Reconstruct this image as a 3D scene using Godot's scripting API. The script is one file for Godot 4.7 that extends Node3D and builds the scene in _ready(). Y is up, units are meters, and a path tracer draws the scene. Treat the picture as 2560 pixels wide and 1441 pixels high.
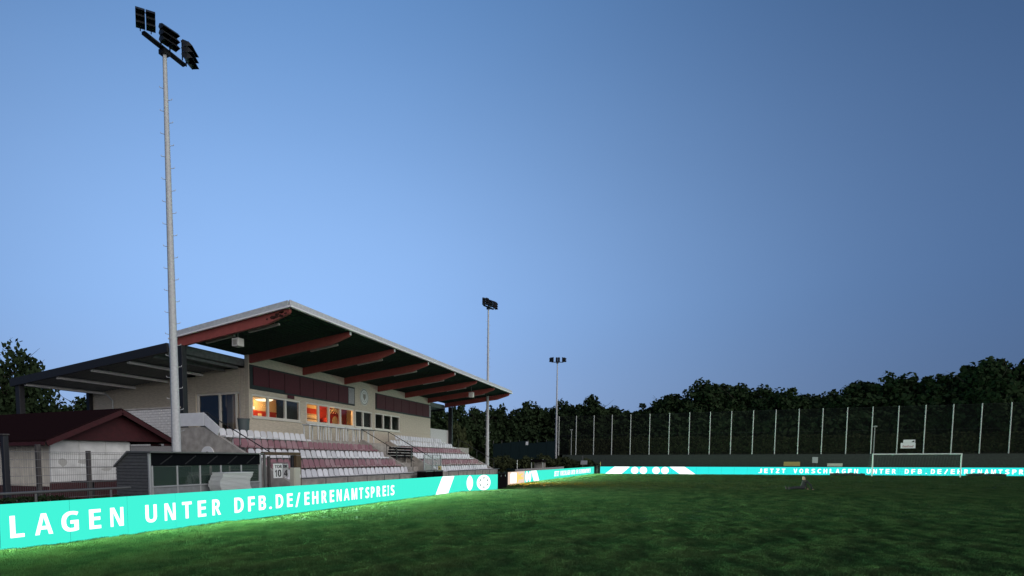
extends Node3D
# A football ground at dusk. Frame of the place: "a" runs along the stand (away from the camera, world -Z),
# "b" runs across towards the pitch (world +X), "h" is height. V(a, b, h) gives the world point.

var M := {}
var taken := {}
var box_cache := {}
var rng := RandomNumberGenerator.new()

func V(a: float, b: float, h: float) -> Vector3:
	return Vector3(b, h, -a)

class MB:
	var st := SurfaceTool.new()
	func _init() -> void:
		st.begin(Mesh.PRIMITIVE_TRIANGLES)
		st.set_smooth_group(-1)
	func tri(a: Vector3, b: Vector3, c: Vector3) -> void:
		st.add_vertex(a); st.add_vertex(b); st.add_vertex(c)
	func quad(a: Vector3, b: Vector3, c: Vector3, d: Vector3) -> void:
		tri(a, b, c); tri(a, c, d)
	func hexa(p: Array) -> void: # p[0..3] one face, p[4..7] the face opposite
		quad(p[0], p[1], p[2], p[3]); quad(p[7], p[6], p[5], p[4])
		for i in 4:
			var j := (i + 1) % 4
			quad(p[j], p[i], p[i + 4], p[j + 4])
	func box(c: Vector3, s: Vector3, bs := Basis.IDENTITY) -> void:
		var x := bs.x * s.x * 0.5
		var y := bs.y * s.y * 0.5
		var z := bs.z * s.z * 0.5
		hexa([c - x - y + z, c - x + y + z, c + x + y + z, c + x - y + z, c - x - y - z, c - x + y - z, c + x + y - z, c + x - y - z])
	func bar(p: Vector3, q: Vector3, w: float, t: float) -> void: # a straight bar, w across, t along its own up
		var d := q - p
		var z := d.normalized()
		var up := Vector3.UP if absf(z.y) < 0.95 else Vector3.RIGHT
		var x := up.cross(z).normalized()
		box((p + q) * 0.5, Vector3(w, t, d.length()), Basis(x, z.cross(x), z))
	func tube(p: Vector3, q: Vector3, r0: float, r1: float, n := 8) -> void:
		var z := (q - p).normalized()
		var up := Vector3.UP if absf(z.y) < 0.95 else Vector3.RIGHT
		var x := up.cross(z).normalized()
		var y := z.cross(x)
		st.set_smooth_group(0)
		for i in n:
			var t0 := TAU * i / n
			var t1 := TAU * (i + 1) / n
			var e0 := x * cos(t0) + y * sin(t0)
			var e1 := x * cos(t1) + y * sin(t1)
			quad(p + e1 * r0, p + e0 * r0, q + e0 * r1, q + e1 * r1)
		st.set_smooth_group(-1)
		for i in n:
			var t0 := TAU * i / n
			var t1 := TAU * (i + 1) / n
			var e0 := x * cos(t0) + y * sin(t0)
			var e1 := x * cos(t1) + y * sin(t1)
			tri(p, p + e0 * r0, p + e1 * r0)
			tri(q, q + e1 * r1, q + e0 * r1)
	func prism(pts: Array, d: float, xf: Transform3D) -> void: # flat outline (x, y) with thickness d along z
		var n := pts.size()
		var poly := PackedVector2Array(pts)
		if Geometry2D.is_polygon_clockwise(poly):
			poly.reverse()
		var idx := Geometry2D.triangulate_polygon(poly)
		var f := func(v: Vector2, z: float) -> Vector3: return xf * Vector3(v.x, v.y, z)
		for i in range(0, idx.size(), 3):
			tri(f.call(poly[idx[i]], d / 2), f.call(poly[idx[i + 2]], d / 2), f.call(poly[idx[i + 1]], d / 2))
			tri(f.call(poly[idx[i]], -d / 2), f.call(poly[idx[i + 1]], -d / 2), f.call(poly[idx[i + 2]], -d / 2))
		for i in n:
			var j := (i + 1) % n
			quad(f.call(poly[i], d / 2), f.call(poly[j], d / 2), f.call(poly[j], -d / 2), f.call(poly[i], -d / 2))
	func done() -> ArrayMesh:
		st.generate_normals()
		return st.commit()

func numbered(called: String) -> String:
	if not taken.has(called):
		taken[called] = 0
		return called
	taken[called] += 1
	return "%s_%03d" % [called, taken[called]]

func tag(o: Node, label: String, category: String, group := "") -> Node:
	o.set_meta("label", label)
	o.set_meta("category", category)
	if group:
		o.set_meta("group", group)
	return o

func thing(called: String, label: String, category: String, at: Vector3, turn := 0.0, group := "") -> Node3D:
	var o := Node3D.new()
	o.name = numbered(called)
	add_child(o)
	o.position = at
	o.rotation.y = turn
	tag(o, label, category, group)
	return o

func placed(n: Node) -> Transform3D:
	var t := Transform3D.IDENTITY
	while n != self:
		t = (n as Node3D).transform * t
		n = n.get_parent()
	return t

func put(parent: Node, called: String, mesh: Mesh, m: Material, at := Transform3D.IDENTITY) -> MeshInstance3D: # at: in the world
	var o := MeshInstance3D.new()
	o.name = numbered(called) if parent == self else called
	o.mesh = mesh
	o.material_override = m
	o.transform = placed(parent).affine_inverse() * at if parent != self else at
	parent.add_child(o, true)
	return o

func struct(called: String, mesh: Mesh, m: Material, at := Transform3D.IDENTITY) -> MeshInstance3D:
	var o := put(self, called, mesh, m, at)
	o.set_meta("kind", "structure")
	return o

func unit_box(s: Vector3) -> Mesh: # a box with fine bevelled edges, shared between alike pieces
	var key := (s * 1000.0).round()
	if not box_cache.has(key):
		var e := minf(0.012, minf(s.x, minf(s.y, s.z)) * 0.2)
		var mb := MB.new()
		var h := s * 0.5
		var i := h - Vector3.ONE * e
		# six faces
		for ax in 3:
			var u := (ax + 1) % 3
			var v := (ax + 2) % 3
			for sg in [-1.0, 1.0]:
				var c := []
				for k in [[-1, -1], [-1, 1], [1, 1], [1, -1]]:
					var p := Vector3.ZERO
					p[ax] = h[ax] * sg
					p[u] = i[u] * k[0]
					p[v] = i[v] * k[1]
					c.append(p)
				if sg > 0:
					mb.quad(c[0], c[1], c[2], c[3])
				else:
					mb.quad(c[3], c[2], c[1], c[0])
		# twelve bevels
		for ax in 3:
			var u := (ax + 1) % 3
			var v := (ax + 2) % 3
			for su in [-1.0, 1.0]:
				for sv in [-1.0, 1.0]:
					var p := Vector3.ZERO; p[ax] = -i[ax]; p[u] = h[u] * su; p[v] = i[v] * sv
					var q := p; q[ax] = i[ax]
					var r := Vector3.ZERO; r[ax] = i[ax]; r[u] = i[u] * su; r[v] = h[v] * sv
					var w := r; w[ax] = -i[ax]
					if su * sv > 0:
						mb.quad(p, w, r, q)
					else:
						mb.quad(p, q, r, w)
		box_cache[key] = mb.done()
	return box_cache[key]

func bx(parent: Node, called: String, m: Material, a0: float, a1: float, b0: float, b1: float, h0: float, h1: float) -> MeshInstance3D:
	return put(parent, called, unit_box(Vector3(absf(b1 - b0), absf(h1 - h0), absf(a1 - a0))), m, Transform3D(Basis.IDENTITY, V((a0 + a1) / 2, (b0 + b1) / 2, (h0 + h1) / 2)))

func along(dir: Vector3) -> Basis: # x along dir, y up, z to the reader's side
	var d := dir.normalized()
	return Basis(d, Vector3.UP, d.cross(Vector3.UP))

func bar(parent: Node, called: String, m: Material, p: Vector3, q: Vector3, w: float, t: float) -> MeshInstance3D:
	var mesh := MB.new()
	mesh.bar((p - q) * 0.5, (q - p) * 0.5, w, t)
	return put(parent, called, mesh.done(), m, Transform3D(Basis.IDENTITY, (p + q) * 0.5))

func tube(parent: Node, called: String, m: Material, p: Vector3, q: Vector3, r0: float, r1 := -1.0, n := 10) -> MeshInstance3D:
	var mb := MB.new()
	mb.tube((p - q) * 0.5, (q - p) * 0.5, r0, r0 if r1 < 0 else r1, n)
	return put(parent, called, mb.done(), m, Transform3D(Basis.IDENTITY, (p + q) * 0.5))

# ---------- materials (linear base colours) ----------
func mat(called: String, r: float, g: float, b: float, rough := 0.8, metal := 0.0) -> StandardMaterial3D:
	var m := StandardMaterial3D.new()
	m.resource_name = called
	m.albedo_color = Color(r, g, b).linear_to_srgb()
	m.roughness = rough
	m.metallic = metal
	M[called] = m
	return m

func noise_tex(size: int, freq: float, lo: Color, hi: Color, seed_: int, octaves := 4) -> NoiseTexture2D:
	var n := FastNoiseLite.new()
	n.noise_type = FastNoiseLite.TYPE_SIMPLEX_SMOOTH
	n.frequency = freq
	n.seed = seed_
	n.fractal_octaves = octaves
	var t := NoiseTexture2D.new()
	t.width = size; t.height = size
	t.seamless = true
	t.noise = n
	var g := Gradient.new()
	g.set_color(0, lo)
	g.set_color(1, hi)
	t.color_ramp = g
	return t

func grained(called: String, r: float, g: float, b: float, rough: float, spread: float, per_m: float, freq := 0.02, bump := 0.0, seed_ := 1, stretch := Vector3.ONE) -> StandardMaterial3D:
	# base colour with blotches and grain of the matter itself, laid on in world space
	var m := mat(called, 1, 1, 1, rough)
	m.albedo_color = Color.WHITE
	var lo := Color(r * (1 - spread), g * (1 - spread), b * (1 - spread)).linear_to_srgb()
	var hi := Color(r * (1 + spread), g * (1 + spread), b * (1 + spread)).linear_to_srgb()
	m.albedo_texture = noise_tex(256, freq, lo, hi, seed_, 5)
	m.uv1_triplanar = true
	m.uv1_world_triplanar = true
	m.uv1_scale = stretch * per_m
	if bump > 0:
		m.heightmap_enabled = true
		m.heightmap_texture = noise_tex(256, freq * 3, Color.BLACK, Color.WHITE, seed_ + 9, 3)
		m.heightmap_scale = bump
	return m

func glow(called: String, r: float, g: float, b: float, energy: float) -> StandardMaterial3D:
	var m := mat(called, 0.004, 0.004, 0.004, 0.9)
	m.specular_mode = BaseMaterial3D.SPECULAR_DISABLED
	m.emission_enabled = true
	m.emission = Color(r, g, b).linear_to_srgb()
	m.emission_energy_multiplier = energy
	return m

func glass(called: String, r: float, g: float, b: float, alpha: float) -> StandardMaterial3D:
	var m := mat(called, r, g, b, 0.05)
	m.albedo_color.a = alpha
	m.transparency = BaseMaterial3D.TRANSPARENCY_ALPHA
	return m

func make_materials() -> void:
	grained("turf", 0.020, 0.040, 0.017, 0.95, 0.45, 0.35, 0.03, 1.5, 3)
	grained("asphalt", 0.05, 0.05, 0.05, 0.95, 0.3, 0.5, 0.05, 0.3, 4)
	grained("bank_grass", 0.022, 0.032, 0.020, 0.95, 0.5, 0.25, 0.05, 3.0, 5)
	grained("concrete", 0.36, 0.34, 0.31, 0.9, 0.28, 0.35, 0.02, 0.3, 6)
	grained("concrete_dirty", 0.33, 0.31, 0.31, 0.92, 0.5, 0.5, 0.03, 0.4, 7)
	grained("cream_brick", 0.60, 0.54, 0.44, 0.9, 0.16, 0.6, 0.03, 0.8, 8, Vector3(0.6, 2.4, 0.6))
	grained("white_brick", 0.62, 0.61, 0.60, 0.85, 0.12, 0.7, 0.03, 0.3, 9)
	grained("mortar", 0.36, 0.35, 0.34, 0.95, 0.2, 1.0, 0.05, 0.0, 10)
	grained("hut_white", 0.62, 0.63, 0.62, 0.8, 0.16, 0.4, 0.015, 0.0, 11)
	grained("hut_cream", 0.56, 0.52, 0.44, 0.85, 0.12, 0.4, 0.02, 0.0, 12)
	grained("hut_red", 0.040, 0.003, 0.006, 0.8, 0.25, 0.5, 0.03, 0.0, 13)
	grained("hut_roof", 0.018, 0.009, 0.010, 0.95, 0.3, 0.8, 0.05, 0.4, 14)
	grained("hut_plinth", 0.05, 0.014, 0.016, 0.9, 0.3, 0.8, 0.05, 0.0, 15)
	grained("beam_red", 0.31, 0.07, 0.058, 0.7, 0.14, 0.5, 0.02, 0.0, 16)
	grained("rust", 0.05, 0.018, 0.012, 0.95, 0.4, 2.0, 0.05, 0.0, 17)
	grained("steel_dark", 0.012, 0.013, 0.016, 0.6, 0.3, 1.0, 0.03, 0.0, 18)
	grained("deck_green", 0.042, 0.058, 0.050, 0.7, 0.25, 0.5, 0.03, 0.0, 19)
	grained("deck_grey", 0.16, 0.17, 0.175, 0.7, 0.25, 0.4, 0.03, 0.0, 20)
	grained("zinc", 0.52, 0.54, 0.56, 0.5, 0.14, 0.5, 0.03, 0.0, 21)
	mat("zinc_white", 0.80, 0.81, 0.82, 0.5)
	grained("galvanised", 0.48, 0.50, 0.51, 0.5, 0.18, 0.6, 0.05, 0.0, 22)
	grained("sheet_white", 0.74, 0.75, 0.76, 0.5, 0.06, 0.5, 0.02, 0.0, 23)
	mat("seat_white", 0.70, 0.70, 0.73, 0.4)
	mat("seat_white_worn", 0.56, 0.56, 0.59, 0.5)
	mat("seat_red", 0.27, 0.135, 0.155, 0.45)
	mat("seat_red_faded", 0.33, 0.20, 0.22, 0.5)
	grained("banner_red", 0.075, 0.006, 0.018, 0.75, 0.25, 0.8, 0.03, 0.0, 24)
	grained("banner_grey", 0.34, 0.34, 0.36, 0.8, 0.3, 0.8, 0.03, 0.0, 25)
	mat("frame_black", 0.012, 0.013, 0.018, 0.6)
	mat("frame_cream", 0.72, 0.69, 0.62, 0.5)
	mat("rail_black", 0.02, 0.02, 0.022, 0.5)
	mat("rail_grey", 0.10, 0.105, 0.105, 0.5)
	mat("table_white", 0.66, 0.68, 0.69, 0.5)
	mat("bin_grey", 0.07, 0.09, 0.095, 0.6)
	mat("blind_dark", 0.035, 0.036, 0.032, 0.9)
	mat("curtain", 0.66, 0.48, 0.26, 0.9)
	M.curtain.backlight_enabled = true
	M.curtain.backlight = Color(0.6, 0.45, 0.25).linear_to_srgb()
	mat("room_cream", 0.68, 0.58, 0.42, 0.85)
	mat("room_red", 0.40, 0.028, 0.02, 0.8)
	mat("room_white", 0.76, 0.66, 0.5, 0.8)
	mat("room_floor", 0.16, 0.10, 0.06, 0.6)
	mat("plain_wall", 0.42, 0.36, 0.28, 0.9)
	grained("siding", 0.075, 0.078, 0.082, 0.7, 0.2, 0.8, 0.03, 0.0, 26)
	mat("dugout_frame", 0.30, 0.32, 0.33, 0.5)
	grained("dugout_panel", 0.20, 0.22, 0.23, 0.6, 0.16, 0.6, 0.03, 0.0, 27)
	mat("canopy_black", 0.006, 0.007, 0.009, 0.95)
	M.canopy_black.specular_mode = BaseMaterial3D.SPECULAR_DISABLED
	M.hut_roof.specular_mode = BaseMaterial3D.SPECULAR_DISABLED
	M.deck_green.specular_mode = BaseMaterial3D.SPECULAR_DISABLED
	glass("dugout_pane", 0.06, 0.10, 0.085, 0.30)
	glass("gate_pane", 0.30, 0.34, 0.34, 0.25)
	M.gate_pane.roughness = 0.5
	glass("window_pane", 0.05, 0.06, 0.06, 0.10)
	mat("dugout_back", 0.30, 0.40, 0.35, 0.6)
	grained("wood_brown", 0.085, 0.055, 0.03, 0.85, 0.35, 1.2, 0.04, 0.2, 28, Vector3(1, 0.2, 1))
	grained("wood_grey", 0.06, 0.055, 0.055, 0.9, 0.35, 1.2, 0.04, 0.2, 29, Vector3(1, 0.2, 1))
	mat("box_cream", 0.45, 0.45, 0.38, 0.6)
	mat("plate_white", 0.70, 0.72, 0.72, 0.5)
	mat("plate_grey", 0.34, 0.35, 0.36, 0.6)
	mat("ink", 0.02, 0.02, 0.025, 0.8)
	mat("ink_red", 0.30, 0.03, 0.03, 0.8)
	mat("stain_grey", 0.42, 0.42, 0.40, 0.85)
	mat("ink_grey", 0.30, 0.29, 0.26, 0.8)
	mat("plastic_white", 0.62, 0.65, 0.64, 0.5)
	mat("wire_fence", 0.17, 0.175, 0.18, 0.5)
	mat("lamp_body", 0.010, 0.011, 0.012, 0.55)
	mat("lamp_glass", 0.05, 0.055, 0.06, 0.12)
	mat("speaker_white", 0.62, 0.60, 0.57, 0.6)
	mat("tube_lamp", 0.40, 0.39, 0.36, 0.5)
	mat("led_housing", 0.012, 0.013, 0.014, 0.6)
	mat("case_black", 0.008, 0.007, 0.008, 0.9)
	M.case_black.specular_mode = BaseMaterial3D.SPECULAR_DISABLED
	mat("canopy_fold", 0.012, 0.013, 0.016, 0.9)
	mat("post_paint", 0.52, 0.56, 0.52, 0.5)
	mat("post_white", 0.62, 0.66, 0.62, 0.4)
	mat("net_dark", 0.02, 0.024, 0.022, 0.9)
	mat("net_cord", 0.10, 0.11, 0.11, 0.9)
	var nt: StandardMaterial3D = mat("net_sheet", 0.008, 0.012, 0.011, 1.0)
	nt.albedo_color.a = 0.22
	nt.transparency = BaseMaterial3D.TRANSPARENCY_ALPHA
	mat("screen_blue", 0.013, 0.024, 0.026, 0.95)
	M.screen_blue.specular_mode = BaseMaterial3D.SPECULAR_DISABLED
	grained("leaf_dark", 0.026, 0.042, 0.020, 0.85, 0.35, 0.6, 0.05, 0.0, 31)
	grained("leaf_olive", 0.045, 0.054, 0.026, 0.85, 0.35, 0.6, 0.05, 0.0, 32)
	for k in ["leaf_dark", "leaf_olive"]:
		M[k].roughness = 1.0
		M[k].specular_mode = BaseMaterial3D.SPECULAR_DISABLED
		M[k].backlight_enabled = true
		M[k].backlight = Color(0.012, 0.02, 0.008).linear_to_srgb()
	mat("bark", 0.05, 0.04, 0.032, 0.95)
	mat("sign_yellow", 0.34, 0.25, 0.08, 0.6)
	mat("bundle_dark", 0.03, 0.036, 0.03, 0.95)
	glow("led_teal", 0.055, 0.92, 0.70, 1.0)
	glow("led_cyan", 0.03, 0.90, 0.84, 1.0)
	glow("led_white", 1.0, 1.0, 1.0, 1.6)
	glow("led_grey", 0.16, 0.30, 0.28, 1.0)
	glow("led_pale", 0.80, 0.62, 0.50, 1.1)
	glow("led_orange", 1.0, 0.55, 0.16, 1.4)
	glow("room_lamp", 1.0, 0.86, 0.55, 2.2)
	var bl: StandardMaterial3D = mat("blade", 1, 1, 1, 0.8)
	bl.specular_mode = BaseMaterial3D.SPECULAR_DISABLED
	bl.vertex_color_use_as_albedo = true
	bl.backlight_enabled = true
	bl.backlight = Color(0.02, 0.05, 0.015).linear_to_srgb()
	var bd: StandardMaterial3D = mat("body", 1, 1, 1, 0.85)
	bd.vertex_color_use_as_albedo = true

# ---------- camera, sky, light ----------
func make_view() -> void:
	var cam := Camera3D.new()
	cam.name = "camera"
	var f := 1417.0
	cam.projection = Camera3D.PROJECTION_FRUSTUM
	cam.near = 0.1
	cam.far = 2000.0
	cam.size = 0.1 * 1441.0 / f
	cam.frustum_offset = Vector2(230.0, 529.5) * 0.1 / f
	cam.position = Vector3(0, 1.87, 0)
	cam.rotation_degrees = Vector3(-4.037, 24.6, 0)
	add_child(cam)
	cam.current = true

	# dusk sky: brightest low over the afterglow behind the stand, deeper blue overhead and away from it
	var w := 512
	var hh := 256
	var img := Image.create(w, hh, false, Image.FORMAT_RGBF)
	var n := FastNoiseLite.new()
	n.seed = 5
	n.frequency = 0.9
	for y in hh:
		var el := (0.5 - (y + 0.5) / hh) * PI
		var e := rad_to_deg(maxf(el, 0.0))
		var low := Vector3(0.335, 0.490, 0.800)
		var mid := Vector3(0.310, 0.535, 0.960)
		var high := Vector3(0.125, 0.275, 0.575)
		var top := Vector3(0.045, 0.120, 0.300)
		var c: Vector3
		if e < 15.0:
			c = low.lerp(mid, smoothstep(0.0, 15.0, e))
		elif e < 42.0:
			c = mid.lerp(high, smoothstep(13.0, 43.0, e))
		else:
			c = high.lerp(top, smoothstep(42.0, 90.0, e))
		for x in w:
			var phi := (x + 0.5) / w * TAU # 0 is -Z, growing towards +X
			var d := phi - deg_to_rad(-38.0)
			var q := pow((1.0 + cos(d)) * 0.5, 7.0)
			var around := lerpf(q, 0.42, smoothstep(30.0, 88.0, e))
			var k := Vector3(0.15 + 0.85 * around, 0.19 + 0.81 * around, 0.24 + 0.76 * around)
			var v := Vector3(cos(el) * sin(phi), sin(el) * 2.4, -cos(el) * cos(phi))
			var s := 1.0 + 0.025 * n.get_noise_3dv(v * 2.0)
			img.set_pixel(x, y, Color(c.x * k.x * s, c.y * k.y * s, c.z * k.z * s))
	var pano := PanoramaSkyMaterial.new()
	pano.panorama = ImageTexture.create_from_image(img)
	var sky := Sky.new()
	sky.sky_material = pano
	var env := Environment.new()
	env.background_mode = Environment.BG_SKY
	env.sky = sky
	env.tonemap_mode = Environment.TONE_MAPPER_LINEAR
	env.tonemap_exposure = 1.0
	env.sdfgi_enabled = true
	env.ssao_enabled = true
	env.ssil_enabled = true
	var we := WorldEnvironment.new()
	we.name = "world_environment"
	we.environment = env
	add_child(we)

	var sun := DirectionalLight3D.new() # the last light of the sky, very soft and low
	sun.name = "dusk_light"
	sun.light_color = Color(1.0, 0.97, 0.94)
	sun.light_energy = 0.85
	sun.light_angular_distance = 70.0
	sun.shadow_enabled = true
	add_child(sun)
	sun.look_at_from_position(V(-10, 33, 22), V(20, -18, 2))

# ---------- ground ----------
func sheet(a0: float, a1: float, b0: float, b1: float, h: float) -> ArrayMesh:
	var mb := MB.new()
	mb.quad(V(a0, b0, h), V(a1, b0, h), V(a1, b1, h), V(a0, b1, h))
	return mb.done()

func make_ground() -> void:
	struct("pitch", sheet(-300, 500, -400, 400, 0.0), M.turf)
	struct("forecourt", sheet(-20, 70, -60, -13.1, 0.004), M.asphalt)
	# grassed bank that carries the ball fence behind the goal
	var mb := MB.new()
	var prof := [[87.2, 0.0], [89.0, 0.75], [90.6, 2.0], [91.7, 2.62], [94.0, 2.64], [300.0, 2.64], [300.0, -0.2], [87.2, -0.2]]
	for i in prof.size():
		var p: Array = prof[i]
		var q: Array = prof[(i + 1) % prof.size()]
		for s in 24:
			var b0 := -17.0 + s * 6.0
			mb.quad(V(p[0], b0, p[1]), V(q[0], b0, q[1]), V(q[0], b0 + 6, q[1]), V(p[0], b0 + 6, p[1]))
	for e in [-17.0, 127.0]:
		for i in range(1, prof.size() - 1):
			mb.tri(V(prof[0][0], e, prof[0][1]), V(prof[i][0], e, prof[i][1]), V(prof[i + 1][0], e, prof[i + 1][1]))
	struct("embankment", mb.done(), M.bank_grass)

func tuft_mesh(seed_: int, blades: int, spread: float, tall: float, wide: float) -> ArrayMesh:
	rng.seed = seed_
	var mb := MB.new()
	for i in blades:
		var r := sqrt(rng.randf()) * spread
		var t := rng.randf() * TAU
		var o := Vector3(cos(t) * r, 0, sin(t) * r)
		var y := rng.randf() * TAU
		var side := Vector3(cos(y), 0, sin(y)) * wide * rng.randf_range(0.7, 1.2)
		var lean := Vector3(rng.randf_range(-1, 1), 0, rng.randf_range(-1, 1)) * tall * 0.55
		var tip := o + lean + Vector3(0, tall * rng.randf_range(0.6, 1.15), 0)
		mb.tri(o - side, tip, o + side)
	return mb.done()

func make_grass() -> void:
	var n := FastNoiseLite.new()
	n.seed = 21
	n.frequency = 0.55
	n.fractal_octaves = 4
	var wide := FastNoiseLite.new()
	wide.seed = 4
	wide.frequency = 0.09
	var fine := FastNoiseLite.new()
	fine.seed = 8
	fine.frequency = 2.2
	fine.fractal_octaves = 2
	# [name, label, number, near, far, tuft]
	var bands := [
		["grass", "short green turf between the lit perimeter board and the camera", 190000, 5.5, 17.0, tuft_mesh(1, 9, 0.05, 0.055, 0.007)],
		["grass", "short green turf further out across the pitch", 120000, 17.0, 36.0, tuft_mesh(2, 10, 0.12, 0.05, 0.011)],
		["grass", "short green turf towards the far goal", 70000, 36.0, 76.0, tuft_mesh(3, 10, 0.30, 0.06, 0.024)]]
	for bd in bands:
		rng.seed = 77
		var buf := PackedFloat32Array()
		var count := 0
		var lo: float = bd[3]
		var hi: float = bd[4]
		while count < int(bd[2]):
			var z := sqrt(lerpf(lo * lo, hi * hi, rng.randf()))
			var x := rng.randf_range(-0.80, 1.12) * z
			var a := 0.4163 * x + 0.9092 * z
			var b := 0.9092 * x - 0.4163 * z
			var edge := -12.44 + (a - 6.78) * 0.0390 + 0.02 if a < 31.0 else -11.2
			count += 1
			if b < edge or a > 86.5:
				continue
			var v := n.get_noise_2d(a, b * 1.6)
			var u := wide.get_noise_2d(a, b)
			var f := fine.get_noise_2d(a, b)
			var s := 1.0 + 0.25 * v + 0.38 * f + rng.randf_range(-0.15, 0.2)
			var t := rng.randf() * TAU
			var c := cos(t)
			var sn := sin(t)
			buf.append_array([c * s, 0.0, sn * s, b, 0.0, s * (1.0 + 0.25 * v), 0.0, 0.0, -sn * s, 0.0, c * s, -a])
			var k := (1.0 + 0.18 * v + 0.18 * u + 0.2 * f) * rng.randf_range(0.7, 1.3)
			var dry := clampf(0.5 + v + rng.randf_range(-0.4, 0.4), 0.0, 1.0)
			buf.append_array([lerpf(0.028, 0.048, dry) * k, lerpf(0.062, 0.074, dry) * k, lerpf(0.026, 0.030, dry) * k, 1.0])
		var mm := MultiMesh.new()
		mm.transform_format = MultiMesh.TRANSFORM_3D
		mm.use_colors = true
		mm.mesh = bd[5]
		mm.instance_count = buf.size() / 16
		mm.buffer = buf
		var o := MultiMeshInstance3D.new()
		o.name = numbered(bd[0])
		o.multimesh = mm
		o.material_override = M.blade
		add_child(o)
		tag(o, bd[1], "grass")
		o.set_meta("kind", "stuff")

# ---------- perimeter LED boards ----------
var glyphs := {}
var font: SystemFont

func glyph(ch: String) -> Array: # mesh of one letter, cap height 1, and its box
	if not glyphs.has(ch):
		var t := TextMesh.new()
		t.text = ch
		t.font = font
		t.font_size = 64
		t.pixel_size = 1.0 / 64.0 / 0.714
		t.depth = 0.01
		t.curve_step = 2.0
		glyphs[ch] = [t, t.get_aabb()]
	return glyphs[ch]

func letter(parent: Node, ch: String, m: Material, org: Transform3D, x0: float, x1: float, y0: float, y1: float, depth := 0.006) -> void:
	var g := glyph(ch)
	var box: AABB = g[1]
	var sx := (x1 - x0) / box.size.x
	var sy := (y1 - y0) / box.size.y
	var b := Basis.from_scale(Vector3(sx, sy, depth / 0.01))
	var c := box.get_center()
	put(parent, "letter", g[0], m, org * Transform3D(b, Vector3((x0 + x1) / 2 - c.x * sx, (y0 + y1) / 2 - c.y * sy, -c.z * depth / 0.01)))

func text_line(parent: Node, text: String, m: Material, org: Transform3D, x0: float, x1: float, y0: float, y1: float, fill := 0.62, depth := 0.006) -> void:
	var n := text.length()
	var pitch := (x1 - x0) / n
	for i in n:
		var ch := text[i]
		if ch == " ":
			continue
		var c := x0 + (i + 0.5) * pitch
		var wd := pitch * fill
		if ch == "I":
			wd *= 0.36
		elif ch == ".":
			letter(parent, ch, m, org, c - pitch * 0.12, c + pitch * 0.12, y0, y0 + (y1 - y0) * 0.16, depth)
			continue
		elif ch == "M":
			wd *= 1.15
		letter(parent, ch, m, org, c - wd / 2, c + wd / 2, y0, y1, depth)

func outline(parent: Node, called: String, m: Material, org: Transform3D, pts: Array, d := 0.006, z := 0.0) -> MeshInstance3D:
	var c := Vector2.ZERO
	for p in pts:
		c += p / pts.size()
	var loc := []
	for p in pts:
		loc.append(p - c)
	var mb := MB.new()
	mb.prism(loc, d, Transform3D.IDENTITY)
	return put(parent, called, mb.done(), m, org * Transform3D(Basis.IDENTITY, Vector3(c.x, c.y, z)))

func ellipse(cx: float, cy: float, rx: float, ry: float, n := 28) -> Array:
	var r := []
	for i in n:
		r.append(Vector2(cx + cos(TAU * i / n) * rx, cy + sin(TAU * i / n) * ry))
	return r

func led_run(parent: Node, p: Vector3, q: Vector3, panels: int, m: Material, tall := 0.95) -> Transform3D:
	# a run of lit panels with dark housings and feet behind; returns the frame of its face (x along, y up, z out)
	var dir := q - p
	var bs := along(dir)
	var len := dir.length()
	var w := len / panels
	for i in panels:
		var c := p + bs.x * (w * (i + 0.5)) + Vector3(0, tall / 2 + 0.02, 0)
		var pan := put(parent, "led_panel", unit_box(Vector3(w - 0.012, tall, 0.02)), m, Transform3D(bs, c))
		put(pan, "housing", unit_box(Vector3(w - 0.03, tall - 0.01, 0.07)), M.led_housing, Transform3D(bs, c - bs.z * 0.05))
		var mb := MB.new()
		mb.tri(Vector3(0, 0, -0.05), Vector3(0, 0.6, -0.05), Vector3(0, 0, -0.4))
		mb.bar(Vector3(0, 0.02, -0.07), Vector3(0, 0.02, -0.45), 0.05, 0.03)
		mb.bar(Vector3(0, 0.6, -0.09), Vector3(0, 0.03, -0.44), 0.04, 0.03)
		put(pan, "foot", mb.done(), M.led_housing, Transform3D(bs, p + bs.x * (w * (i + 0.5))))
	return Transform3D(bs, p + Vector3(0, 0.02, 0) + bs.z * 0.013)

func board_light(parent: Node, org: Transform3D, x0: float, x1: float, color: Color, radiance: float, tall := 0.93) -> void:
	var l := AreaLight3D.new()
	l.name = "board_light"
	l.area_size = Vector2(x1 - x0, tall * 0.72)
	l.area_normalize_energy = true
	l.light_energy = radiance * (x1 - x0) * tall * 0.72 / PI
	l.light_color = color
	l.shadow_enabled = true
	l.area_range = 60.0
	var b := Basis(-org.basis.x, org.basis.y, -org.basis.z)
	l.transform = placed(parent).affine_inverse() * Transform3D(b, org * Vector3((x0 + x1) / 2, tall * 0.63, 0.05))
	parent.add_child(l, true)

const TEAL := Color(0.76, 1.0, 0.82)

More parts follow.
